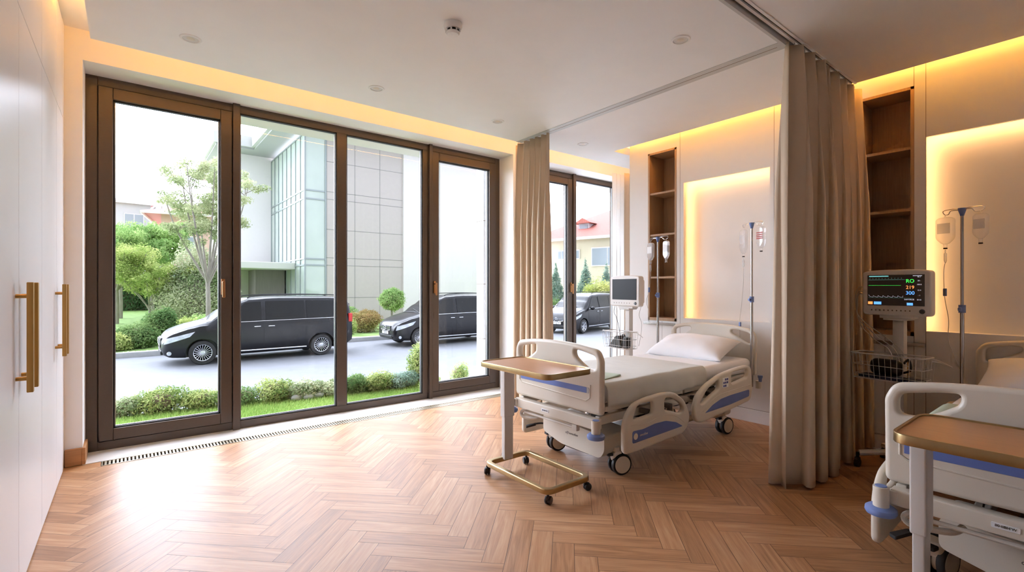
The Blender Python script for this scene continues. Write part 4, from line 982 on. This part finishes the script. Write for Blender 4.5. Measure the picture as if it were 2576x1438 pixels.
# hedge row along the near lawn
sp = [(-.08, 'leaf_varieg'), (.30, 'leaf_hedge'), (.72, 'leaf_hedge'), (1.12, 'leaf_mid'), (1.5, 'leaf_hedge'), (1.84, 'leaf_varieg'), (2.18, 'leaf_varieg'), (2.52, 'leaf_mid'), (2.86, 'leaf_hedge'), (3.18, 'leaf_blue')]
wd_ = ['white-flecked, at the left edge of the first pane', 'yellow-green, left of the first mullion', 'yellow-green, just left of the first mullion', 'dark green, behind the first mullion', 'yellow-green, right of the first mullion', 'pale-leaved, in the second pane', 'pale-leaved, middle of the second pane', 'green, left of the third mullion', 'yellow-green, start of the third pane', 'bluish, third pane']
for (x, m), w_ in zip(sp, wd_):
    yy = 7.0 - .16 * (x - 1)
    shrub('low clipped shrub in the near row: ' + w_, x, yy, -.16, .28 + .02 * math.sin(x * 7), .22, .17 + .025 * math.sin(x * 5), m, 4200, .0165, 'shrub', 'low shrubs edging the near lawn')
shrub('tall feathery light green shrub at the right end of the near row', 3.58, 6.75, -.20, .25, .25, .46, 'leaf_hedge', 5000, .018)
shrub('small lime green bush beside the outdoor steps', 3.42, 6.22, -.18, .17, .17, .17, 'leaf_lime', 2400, .016)
shrub('small pale green bush at the foot of the grey pillar', 4.55, 7.25, -.38, .20, .2, .26, 'leaf_hedge', 2400, .018)
for k, (x, y) in enumerate(((1.72, 6.72), (2.0, 6.70), (1.86, 6.68))):
    o = MB().sph((0, 0, 0), (.07, .05, .045), 10).build('rock', 'kerb'); o.location = (x, y, -.09); tag(o, 'pale stone among the near shrubs, ' + ('left', 'right', 'middle')[k] + ' one of three', 'rock', 'stones by the near shrubs')

# shrubs behind the far kerb
L_ = [(-.35, 19.55, .6, .4, .36, 'leaf_lime', 'yellow-green bush at the left edge behind the far kerb'), (.2, 20.0, .75, .6, .55, 'leaf_mid', 'dark green bush behind the far kerb, left of the van nose'),
      (.85, 20.7, .6, .6, .80, 'leaf_mid', 'taller round dark bush left of the front van'), (1.45, 21.6, .8, .7, .55, 'leaf_lime', 'lime bush above the front van bonnet'), (2.4, 22.4, .8, .7, .6, 'leaf_bright', 'bright green bush behind the front van windscreen'),
      (6.9, 20.4, .75, .7, .55, 'leaf_lime', 'yellow-green bush between the two vans, in front'), (7.7, 22.4, .8, .7, .75, 'leaf_bright', 'rounded green bush between the two vans, behind'), (8.3, 21.2, .8, .7, .55, 'leaf_rust', 'brownish bush left of the second van nose'), (8.9, 22.6, .7, .6, .6, 'leaf_rust', 'olive bush behind the second van nose')]
for x, y, rx, ry, rz, m, lb in L_: shrub(lb, x, y, -.66, rx, ry, rz, m, 6500, .046, group='shrubs behind the far kerb')
t = thing('topiary_tree', 'round ball-shaped clipped bright green tree left of the second van', 'tree', (9.9, 21.8, -.65))
MB().cyl((0, 0, 0), (0, 0, 1.1), .05, seg=8).build('trunk', 'bark', t); leaves('foliage', [(0, 0, 1.45, .56, .56, .50)], 7000, .042, 'leaf_bright', t, .8)
MB().sph((0, 0, 1.45), (.46, .46, .4)).build('inner_twigs', 'soil', t)

# trees
def branchy(t, base_h, limbs, seed, r0, m='bark', spread=1.0, H=4.0):
    rd = random.Random(seed); tr = MB(); tr.tube(catmull([(0, 0, -.1), (.02, .0, base_h * .5), (0, 0, base_h)], 5), r0, 9, rfn=lambda f: lerp(r0, r0 * .75, f)); tips = []
    for k in range(limbs):
        a = 2 * PI * k / limbs + rd.uniform(-.3, .3); s = spread * rd.uniform(.35, 1.0); h = H * rd.uniform(.7, 1.0)
        p0 = Vector((0, 0, base_h - rd.uniform(0, .25))); p1 = Vector((math.cos(a) * s * .35, math.sin(a) * s * .35, base_h + h * .25)); p2 = Vector((math.cos(a) * s * .75, math.sin(a) * s * .75, base_h + h * .62)); p3 = Vector((math.cos(a) * s, math.sin(a) * s, base_h + h))
        tr.tube(catmull([p0, p1, p2, p3], 5), .03, 6, rfn=lambda f: lerp(r0 * .55, r0 * .10, f)); tips += [p2, p3, (p1 + p2) / 2]
        for j in range(4):
            f = rd.uniform(.35, .9); q0 = p1.lerp(p3, f); q1 = q0 + Vector((rd.uniform(-1, 1), rd.uniform(-1, 1), rd.uniform(.1, .9))) * spread * .42
            tr.tube([q0, (q0 + q1) / 2 + Vector((0, 0, .05)), q1], .012, 5, rfn=lambda f: lerp(r0 * .18, r0 * .05, f)); tips.append(q1); tips.append(q0.lerp(q1, .6))
    tr.build('trunk', m, t); return tips
def tree(name, label, loc, base_h, limbs, seed, r0, spread, H, m, n, size, br, group=None):
    t = thing(name, label, 'tree', loc, 0, group); tips = branchy(t, base_h, limbs, seed, r0, 'bark', spread, H)
    rd = random.Random(seed); bl = [(p.x, p.y, p.z, br * rd.uniform(.6, 1.15), br * rd.uniform(.6, 1.15), br * rd.uniform(.45, .8)) for p in tips]
    leaves('foliage', bl, n, size, m, t, .25, .4); return t
tree('slender_tree', 'slender pale-leaved tree with a grey forking trunk behind the front van', (2.30, 21.2, -.62), 2.3, 11, 4, .095, 2.2, 4.2, 'leaf_pale', 24000, .043, .29)
tree('round_tree', 'bright green leafy tree with two stems at the left edge of the first pane', (-.35, 31.0, -.3), 1.9, 8, 8, .10, 1.9, 2.8, 'leaf_bright', 30000, .058, .52)
tree('round_tree', 'bright green rounded tree left of the peach house', (1.0, 33.5, -.25), 2.0, 8, 12, .11, 1.8, 3.2, 'leaf_bright', 30000, .060, .56)
tree('round_tree', 'yellow-green low tree in front of the bright trees at left', (-.45, 28.2, -.35), 1.7, 8, 21, .09, 1.7, 1.7, 'leaf_lime', 18000, .050, .42)
tree('small_tree', 'small open yellow-green tree with a forked white stem on the lawn', (.70, 26.8, -.40), 1.0, 7, 17, .06, 1.5, 1.7, 'leaf_lime', 13000, .045, .34)
t = thing('laurel_shrub', 'large dark cream-flecked evergreen bush behind the slender tree', 'shrub', (2.55, 26.8, -.4))
leaves('foliage', [(0, 0, 1.4, 1.3, 1.1, 1.4), (-.1, 0, 2.7, .9, .8, 1.1), (.6, 0, 1.1, 1.0, .9, 1.1), (-.8, -.2, 1.1, .9, .8, 1.1), (.2, 0, 2.2, 1.0, .9, 1.2)], 24000, .058, 'leaf_varieg', t, .7); MB().sph((0, 0, 1.4), (.75, .7, 1.5)).build('branches', 'bark', t)
shrub('small rust-coloured bush on the lawn edge before the hedge', 1.9, 29.3, -.32, .75, .5, .46, 'leaf_rust', 3500, .05)
t = thing('hedge', 'long dark green clipped hedge closing the far lawn', 'hedge', (-8, 36.5, -.2))
hb = [(i * 1.0, 0, 1.0, .9, .7, 1.2) for i in range(12)]; leaves('foliage', hb, 45000, .085, 'leaf_dark', t, .8); MB().box(-.5, -.4, 0, 11.5, .5, 1.7, .2).build('inner_twigs', 'soil', t)

# white and glass clinic building
bd = thing('clinic_building', 'large modern white building with a glass corner bay and grey cladding across the street', 'building', (8.0, 29.5, -.65))
def bpart(name, mb, m, parent=bd, smooth=0, label=None):
    return mb.build(name, m, parent, smooth, label)
Z0 = -.6
bpart('left_wing_wall', MB().box(-2.5, 8.4, 0, 1.0, 9.0, 11.4).box(-2.5, 9.0, 0, -2.1, 18.8, 11.4), 'ext_white')
bpart('cladding_wall', MB().box(1.24, 0, 0, 6.16, .6, 11.6), 'ext_panel')
bpart('white_wall', MB().box(6.16, -.15, 0, 7.3, .6, 11.6).box(8.9, -.15, 0, 13.2, .6, 11.6).box(13.1, -.15, 0, 13.5, 12, 11.6), 'ext_white')
jn = MB()
for z in (1.4, 3.35, 3.8, 5.5, 7.3, 7.75, 9.55): jn.box(1.24, -.012, z, 6.16, 0.0, z + .03)
for x in (1.24, 2.94, 4.57): jn.box(x, -.012, 0, x + .03, 0.0, 11.2)
bpart('cladding_joints', jn, 'ext_joint')
# glass bay
gl = MB().box(0.0, .06, 0, 1.2, .12, 11.0).box(.02, .08, 0, .08, 8.4, 11.0); g_ = bpart('bay_glazing', gl, 'ext_glass')
mu = MB()
for z in (3.3, 3.67, 7.2, 7.7, 11.0, 0): mu.box(-.02, .02, z, 1.24, .09, z + .09).box(-.02, .02, z, .04, 8.4, z + .09)
for x in (-.02, 1.16): mu.box(x, .0, 0, x + .08, .09, 11.1)
for k in range(8): mu.box(-.03, .9 + k * 1.07, 0, .05, .98 + k * 1.07, 11.0)
bpart('bay_mullions', mu, 'ext_mullion')
bpart('bay_floor_slab', MB().box(.1, .2, 3.3, 1.2, 8.3, 3.6).box(.1, .2, 7.2, 1.2, 8.3, 7.6), 'ext_canopy')
bpart('window_strip', MB().box(7.3, .1, 0, 8.9, .5, 11.6), 'ext_panel')
for k, (z, h) in enumerate(((8.0, 2.9), (4.6, 2.2), (.8, 2.6))):
    w = bpart('window', MB().box(7.5, .02, z, 8.7, .1, z + h), 'ext_mullion'); MB().box(7.58, -.01, z + .08, 8.62, .03, z + h - .08).build('pane', 'ext_glass', w, 0)
# roof, stepped in plan, with light soffit
bpart('roof', MB().box(-3.75, 6.6, 11.4, -1.6, 20, 12.1).box(-1.6, -1.6, 11.4, 14.5, 9, 12.1), 'ext_fascia')
bpart('soffit', MB().box(-3.6, 6.8, 11.30, -1.4, 19.9, 11.42).box(-1.4, -1.4, 11.30, 14.5, 9, 11.42), 'ext_soffit')
cn = bpart('entrance_canopy', MB().box(-4.2, 2.0, 3.15, .0, 8.4, 3.55, .03, 1), 'ext_canopy')
bpart('entrance_wall', MB().box(-1.8, 4.2, 0, -.1, 8.4, 3.15), 'ext_dark'); bpart('entrance_side_wall', MB().box(-3.8, 6.5, 0, -1.8, 8.4, 3.15), 'ext_canopy')

# neighbour houses
def house(label, loc, rz, w, d, h, rh, wall, roof, wins, ov=.6, extra=None, name='neighbour_house'):
    t = thing(name, label, 'house', loc, rz, None)
    MB().box(0, 0, 0, w, d, h).build('wall', wall, t, 0)
    r = MB(); a = [(-ov, -ov, h), (w + ov, -ov, h), (w + ov, d + ov, h), (-ov, d + ov, h)]; k = min(w, d) / 2
    if rh > 0:
        p, q = ((k, d / 2, h + rh), (w - k, d / 2, h + rh)) if w >= d else ((w / 2, k, h + rh), (w / 2, d - k, h + rh))
        if w >= d: r.poly([a[0], a[1], q, p]).poly([a[1], a[2], q]).poly([a[2], a[3], p, q]).poly([a[3], a[0], p])
        else: r.poly([a[0], a[1], p]).poly([a[1], a[2], q, p]).poly([a[2], a[3], q]).poly([a[3], a[0], p, q])
        r.poly(a[::-1])
    else: r.box(-ov, -ov, h, w + ov, d + ov, h + .5)
    ro = r.build('roof', roof, t, 0)
    MB().box(-ov, -ov, h - .18, w + ov, -ov + .1, h + .02).box(-ov, -ov, h - .18, -ov + .1, d + ov, h + .02).build('gutter', 'ext_white', ro, 0)
    for (x, z, ww, hh, face) in wins:
        f = MB(); g = MB()
        if face == 'f':
            f.box(x - .08, -.08, z - .08, x + ww + .08, .0, z + hh + .08); g.box(x, -.10, z, x + ww / 2 - .04, -.07, z + hh).box(x + ww / 2 + .04, -.10, z, x + ww, -.07, z + hh)
        else:
            f.box(-.08, x - .08, z - .08, .0, x + ww + .08, z + hh + .08); g.box(-.10, x, z, -.07, x + ww / 2 - .04, z + hh).box(-.10, x + ww / 2 + .04, z, -.07, x + ww, z + hh)
        fo = f.build('window', 'ext_white', t, 0); g.build('pane', 'house_pane', fo, 0)
    return t, ro
# seen through window 2
t, ro = house('cream house with a red tiled hipped roof, dormer and chimney beyond the far window', (26.9, 31.4, ST), R(-76), 18, 12, 6.1, 3.3, 'house_cream', 'roof_tile', [(5.95, 3.9, 2.6, 1.3, 'f'), (2.85, 4.5, .55, .6, 'f'), (4.25, 4.5, .5, .6, 'f'), (11, 3.9, 2.6, 1.3, 'f')], .6)
MB().box(6.1, 3.8, 7, 7.0, 4.8, 8.8).box(6.0, 3.7, 8.8, 7.1, 4.9, 8.95).build('chimney', 'house_cream', ro, 0)
MB().box(4.0, 1.2, 6.3, 5.0, 3.6, 7.4).build('dormer', 'house_white', ro, 0); MB().prism([(-.8, 0), (.8, 0), (0, .42)], lambda u, v, w: Vector((4.5 + u, w, 7.4 + v)), .9, 4.2).build('dormer_roof', 'roof_tile', ro, 0)
MB().box(4.15, 1.14, 6.8, 4.85, 1.22, 7.3).build('dormer_window', 'house_pane', ro, 0)
# left pane: apartment block and peach house
t, ro = house('distant pale apartment block with a red roof strip at the left edge', (-8.5, 66, 0), R(8), 10.5, 9, 10.7, 1.1, 'house_white', 'roof_tile', [(1, 3, 1.6, 2, 'f'), (4.6, 3, 1.6, 2, 'f'), (8.2, 3, 1.6, 2, 'f'), (1, 7.2, 1.6, 2.2, 'f'), (4.6, 7.2, 1.6, 2.2, 'f'), (8.2, 7.2, 1.6, 2.2, 'f'), (2.9, 7.2, 1.0, 2.2, 'f')], .5)
t, ro = house('narrow pale block with a flat roof right of the distant apartment block', (3.2, 64, 0), R(5), 3.4, 8, 10.0, 0, 'house_white', 'ext_white', [(.5, 7.2, .9, 1.8, 'f'), (2.0, 7.2, .9, 1.8, 'f'), (.6, 3.6, 1.1, 1.8, 'f')], .6)
t, ro = house('pink and peach house with overhanging roof behind the slender tree', (2.1, 50, -.3), R(-8), 12, 10, 7.9, 2.0, 'house_peach', 'roof_tile', [(1.0, 4.6, 1.4, 1.4, 'f'), (.8, 1.8, 2.6, 1.6, 'f'), (4.2, 4.6, 1.4, 1.4, 'f')], 1.3)
# planting by the cream house
for k, (x, y, h, r) in enumerate(((23.6, 24.8, 3.7, 1.0), (24.2, 24.1, 2.9, .8), (24.5, 22.8, 3.9, 1.1), (24.8, 21.2, 3.6, 1.0))):
    t = thing('conifer', ('dark cone-shaped conifer left in the far window', 'smaller conifer beside the dark one in the far window', 'tall conifer at the centre of the far window', 'conifer at the right edge of the far window')[k], 'tree', (x, y, ST), 0, 'conifers by the cream house')
    MB().cyl((0, 0, 0), (0, 0, h * .9), .09, .02, 8).build('trunk', 'bark', t)
    leaves('foliage', [(0, 0, h * (.12 + .86 * i / 9), r * (1 - i / 9.6), r * (1 - i / 9.6), h * .10) for i in range(10)], 9000, .07, 'leaf_blue', t, .35)
shrub('large yellow-green bush behind the third car', 21.9, 19.6, ST, 1.15, 1.0, 1.65, 'leaf_gold', 12000, .06, core='leaf_lime')
shrub('green shrub at the left behind the third car', 19.2, 20.3, ST, 1.0, .9, .95, 'leaf_mid', 7000, .05)

# ------------------------------------------------------------------ vans
def interp(x, pts):
    for (a, b), (c, d) in zip(pts[:-1], pts[1:]):
        if x <= c: f = (x - a) / (c - a); f = f * f * (3 - 2 * f) * .5 + f * .5; return b + (d - b) * f
    return pts[-1][1]
def van(label, loc, rz, plate_text, spokes=20, length=5.14, name='van', cat='van'):
    t = thing(name, label, cat, loc, rz, 'black vehicles on the street'); k = length / 5.14
    def zt(x): return interp(x, [(0, .70), (.04, .80), (.14, .92), (.3, 1.0), (.6, 1.10), (.95, 1.18), (1.08, 1.22), (1.5, 1.50), (1.85, 1.74), (2.1, 1.83), (2.8, 1.88), (4.4, 1.87), (4.85, 1.84), (5.0, 1.78), (5.09, 1.60), (5.14, 1.1)])
    def hw(x): return interp(x, [(0, .60), (.05, .74), (.15, .85), (.4, .93), (.9, .963), (2, .966), (4.4, .966), (4.9, .94), (5.06, .90), (5.14, .84)])
    def zb(x): return interp(x, [(0, .40), (.06, .28), (.2, .22), (.6, .20), (4.6, .22), (4.9, .28), (5.14, .40)])
    def zs(x): return min(interp(x, [(0, 1.0), (1.1, 1.08), (5.14, 1.17)]), zt(x) - .10)
    def wr(x): return interp(x, [(0, .86 * .60), (.3, .80), (1.0, .86), (1.3, .86), (1.9, .77), (4.5, .75), (5.0, .74), (5.14, .74)])
    def sec(x):
        w = hw(x); b = zb(x); s = zs(x); T = zt(x); r = min(wr(x), w)
        return [(0, b), (w * .6, b), (w * .93, b + .02), (w * .985, lerp(b, s, .14)), (w * 1.0, lerp(b, s, .38)), (w * .998, lerp(b, s, .62)), (w * .992, lerp(b, s, .82)), (w * .965, s), (lerp(w * .965, r, .5), lerp(s, T - .09, .5)), (r, T - min(.09, (T - s) * .6)), (r * .93, T - .045), (r * .80, T - .018), (r * .45, T - .002), (0, T + .006)]
    xs = [0, .02, .05, .1, .16, .24, .34, .45, .58, .72, .86, .98, 1.08, 1.2, 1.35, 1.5, 1.65, 1.8, 1.95, 2.1, 2.3, 2.6, 2.9, 3.3, 3.7, 4.1, 4.4, 4.65, 4.85, 4.95, 5.02, 5.07, 5.11, 5.14]
    mb = MB(); rings = []
    for x in xs:
        s = sec(x); rg = [(x, -a, b) for a, b in s] + [(x, a, b) for a, b in s[-2:0:-1]]
        rings.append([mb.bm.verts.new(p) for p in rg])
    for A, B in zip(rings[:-1], rings[1:]):
        for i in range(len(A)): mb.bm.faces.new((A[i], A[(i + 1) % len(A)], B[(i + 1) % len(A)], B[i]))
    mb.bm.faces.new(rings[0][::-1]); mb.bm.faces.new(rings[-1])
    body = mb.build('tmp_body', 'car_black', None, 180); cuts = []
    for x in (.92, 4.12):
        for s in (-1, 1):
            c = MB().cyl((x, s * .68, .33), (x, s * 1.2, .33), .40, seg=40).build('cut', 'car_trim', None, 0); m_ = body.modifiers.new('b', 'BOOLEAN'); m_.operation = 'DIFFERENCE'; m_.object = c; m_.solver = 'EXACT'; cuts.append(c)
    dg = bpy.context.evaluated_depsgraph_get(); dg.update(); me = bpy.data.meshes.new_from_object(body.evaluated_get(dg))
    bpy.data.objects.remove(body); [bpy.data.objects.remove(c) for c in cuts]
    me.name = 'body'; me.polygons.foreach_set('use_smooth', [True] * len(me.polygons)); me.set_sharp_from_angle(angle=R(42))
    bo = bpy.data.objects.new('body', me); link(bo, t)
    def sy(x, z):   # half width of the body at x, z
        s = sec(x)
        for (a, b), (c, d) in zip(s[2:-2], s[3:-1]):
            if b <= z <= d + 1e-6: return lerp(a, c, (z - b) / max(1e-6, d - b))
        return s[9][0]
    def sidepatch(name, tl, tr, bl, br, m, off=.013, par=t, nu=24, both=True, nv=5, lb=None):
        for s in ((-1, 1) if both else (-1,)):
            def fn(u, v):
                x = lerp(lerp(bl[0], br[0], u), lerp(tl[0], tr[0], u), v); z = lerp(lerp(bl[1], br[1], u), lerp(tl[1], tr[1], u), v)
                return Vector((x, s * (sy(x, z) + off), z))
            mb = MB().grid(fn, nu, nv); mb.build(name, m, par, 60, lb)
    # glazing
    sidepatch('side_window', (1.98, 1.70), (2.40, 1.73), (1.42, 1.16), (2.40, 1.17), 'car_glass')
    sidepatch('side_window', (2.52, 1.735), (3.62, 1.745), (2.52, 1.175), (3.62, 1.185), 'car_glass')
    sidepatch('side_window', (3.68, 1.745), (4.80, 1.72), (3.68, 1.19), (4.93, 1.21), 'car_glass')
    def topz(x, y):
        s = sec(x); y = abs(y)
        for (a, b), (c, d) in zip(s[8:-1], s[9:]):
            if c <= y <= a + 1e-6: return lerp(b, d, (a - y) / max(1e-6, a - c))
        return s[-1][1]
    def ws(u, v):
        x = lerp(1.14, 1.90, u); y = (v * 2 - 1) * lerp(.84, .72, u) * .97; return Vector((x - .006, y, topz(x, y) + .008))
    MB().grid(ws, 14, 16).build('windscreen', 'car_glass', t, 60)
    MB().grid(lambda u, v: Vector((lerp(1.02, 1.14, u), (v * 2 - 1) * .80, topz(lerp(1.02, 1.14, u), (v * 2 - 1) * .80) + .006)), 2, 10).tube([(1.06, -.5, 1.235), (1.2, .2, 1.335)], .008, 5).build('wiper_cowl', 'car_trim', t, 60)
    MB().box(5.055, -.70, 1.22, 5.085, .70, 1.62).build('rear_window', 'car_glass', t, 0)
    # trim lines, sill strip, handles
    sidepatch('beltline', (1.40, 1.150), (4.95, 1.200), (1.40, 1.135), (4.95, 1.188), 'car_chrome', .016, nu=30, nv=1)
    ln = MB()
    for x in (1.36, 2.46, 3.64):
        for s in (-1, 1):
            z = [.32, .5, .7, .9, 1.1] + ([1.3, 1.5, 1.7] if x > 1.5 else []); ln.tube([(x, s * (sy(x, q) + .001), q) for q in z], .005, 4)
    for s in (-1, 1): ln.tube([(2.5 + i * .12, s * (sy(2.5 + i * .12, 1.06) + .001), 1.06) for i in range(20)], .005, 4)
    ln.build('door_gaps', 'car_trim', t, 0)
    sk = MB()
    for s in (-1, 1): sk.box(1.36, s * .955 - .012, .30, 3.66, s * .955 + .014, .335, .006)
    sk.build('sill_strip', 'car_chrome', t)
    for s in (-1, 1):
        for x in (2.28, 2.66): MB().box(x - .09, s * (sy(x, 1.0) + .02) - .012, .985, x + .09, s * (sy(x, 1.0) + .02) + .012, 1.015, .01).build('door_handle', 'car_chrome', t)
        MB().sph((1.50, s * 1.08, 1.17), (.075, .12, .085), 14).box(1.45, s * 1.0 - .05, 1.10, 1.54, s * 1.0 + .05, 1.13, .01).build('wing_mirror', 'car_black', t)
        MB().tube(catmull([(2.05, s * .70, 1.83), (2.3, s * .71, 1.90), (3.4, s * .71, 1.925), (4.5, s * .71, 1.91), (4.75, s * .70, 1.86)], 5), .016, 6).build('roof_rail', 'car_trim', t)
        def hl(u, v, s=s): 
            x = lerp(lerp(.055, .62, u), lerp(.10, .74, u), v); z = lerp(lerp(.60, .79, u), lerp(.76, .925, u), v); return Vector((x - .012 * (1 - u), s * (sy(x, z) + .008), z))
        MB().grid(hl, 12, 5).build('headlight', 'headlight', t, 60)
        MB().lathe([(.001, s * .885), (.05, s * .88), (.055, s * .86)], (.16, 0, .36), 'Y', 16).build('fog_lamp', 'headlight', t)
        MB().box(5.0, s * .86 - .06, 1.02, 5.125, s * .86 + .06, 1.30, .02, 2).build('tail_light', 'taillight', t, 35)
    gr = MB().box(-.018, -.42, .56, .05, .42, .76, .03, 3).build('grille', 'car_trim', t)
    b = MB(); b.box(-.03, -.40, .69, .0, .40, .712, .006).box(-.03, -.40, .635, .0, .40, .655, .006).tube([(-.02, y, .60 + .2 * y * y - .02) for y in [i * .09 - .36 for i in range(9)]], .008, 5); b.build('chrome_bar', 'car_chrome', gr)
    em = MB(); em.tube([(-.045, .082 * math.cos(a * PI / 14), .672 + .082 * math.sin(a * PI / 14)) for a in range(28)], .009, 6, closed=True)
    for a in (90, 210, 330): em.cyl((-.045, 0, .672), (-.045, .08 * math.cos(R(a)), .672 + .08 * math.sin(R(a))), .014, .003, 6)
    em.build('star_emblem', 'car_chrome', gr)
    MB().box(-.02, -.50, .30, .06, .50, .42, .03, 3).build('air_intake', 'car_trim', t)
    pp = MB().box(-.035, -.26, .455, -.018, .26, .555, .004).build('licence_plate', 'label_white', t)
    text('plate_lettering', plate_text, .10, 'ink', pp, frame((-.0365, 0, .503), (0, -1, 0), (0, 0, 1)), .001)
    for x in (.92, 4.12):
        for s in (-1, 1):
            w = MB().lathe([(.20, s * .74), (.31, s * .74), (.335, s * .76), (.335, s * .92), (.315, s * .945), (.235, s * .945), (.225, s * .93), (.225, s * .80), (.20, s * .76)], (x, 0, .335), 'Y', 40).build('wheel', 'rubber', t)
            r = MB(); r.lathe([(.222, s * .90), (.232, s * .93), (.226, s * .944), (.212, s * .938), (.208, s * .90)], (x, 0, .335), 'Y', 40)
            r.lathe([(.03, s * .925), (.055, s * .92), (.06, s * .90), (.001, s * .90)][::1], (x, 0, .335), 'Y', 20)
            for q in range(spokes):
                a = 2 * PI * q / spokes; r.cyl((x + .05 * math.cos(a), s * .915, .335 + .05 * math.sin(a)), (x + .215 * math.cos(a), s * .932, .335 + .215 * math.sin(a)), .008 if spokes > 10 else .020, .010 if spokes > 10 else .034, 5)
            r.build('rim', 'car_rim', w); MB().lathe([(.001, s * .86), (.215, s * .86)], (x, 0, .335), 'Y', 24).build('brake_disc', 'mech_dark', w)
    return t
van('black passenger van parked nearest, seen side-on across the first two panes', (.68, 16.75, ST), 0, '34 UB 708')
van('second black van further right, its star-badged nose showing in the third pane', (7.42, 16.85, ST), 0, '· 18 FJJ')
van('third black car seen at an angle through the far window', (15.55, 16.3, ST), R(14), '34 VJJ 70', 6, name='car', cat='car')
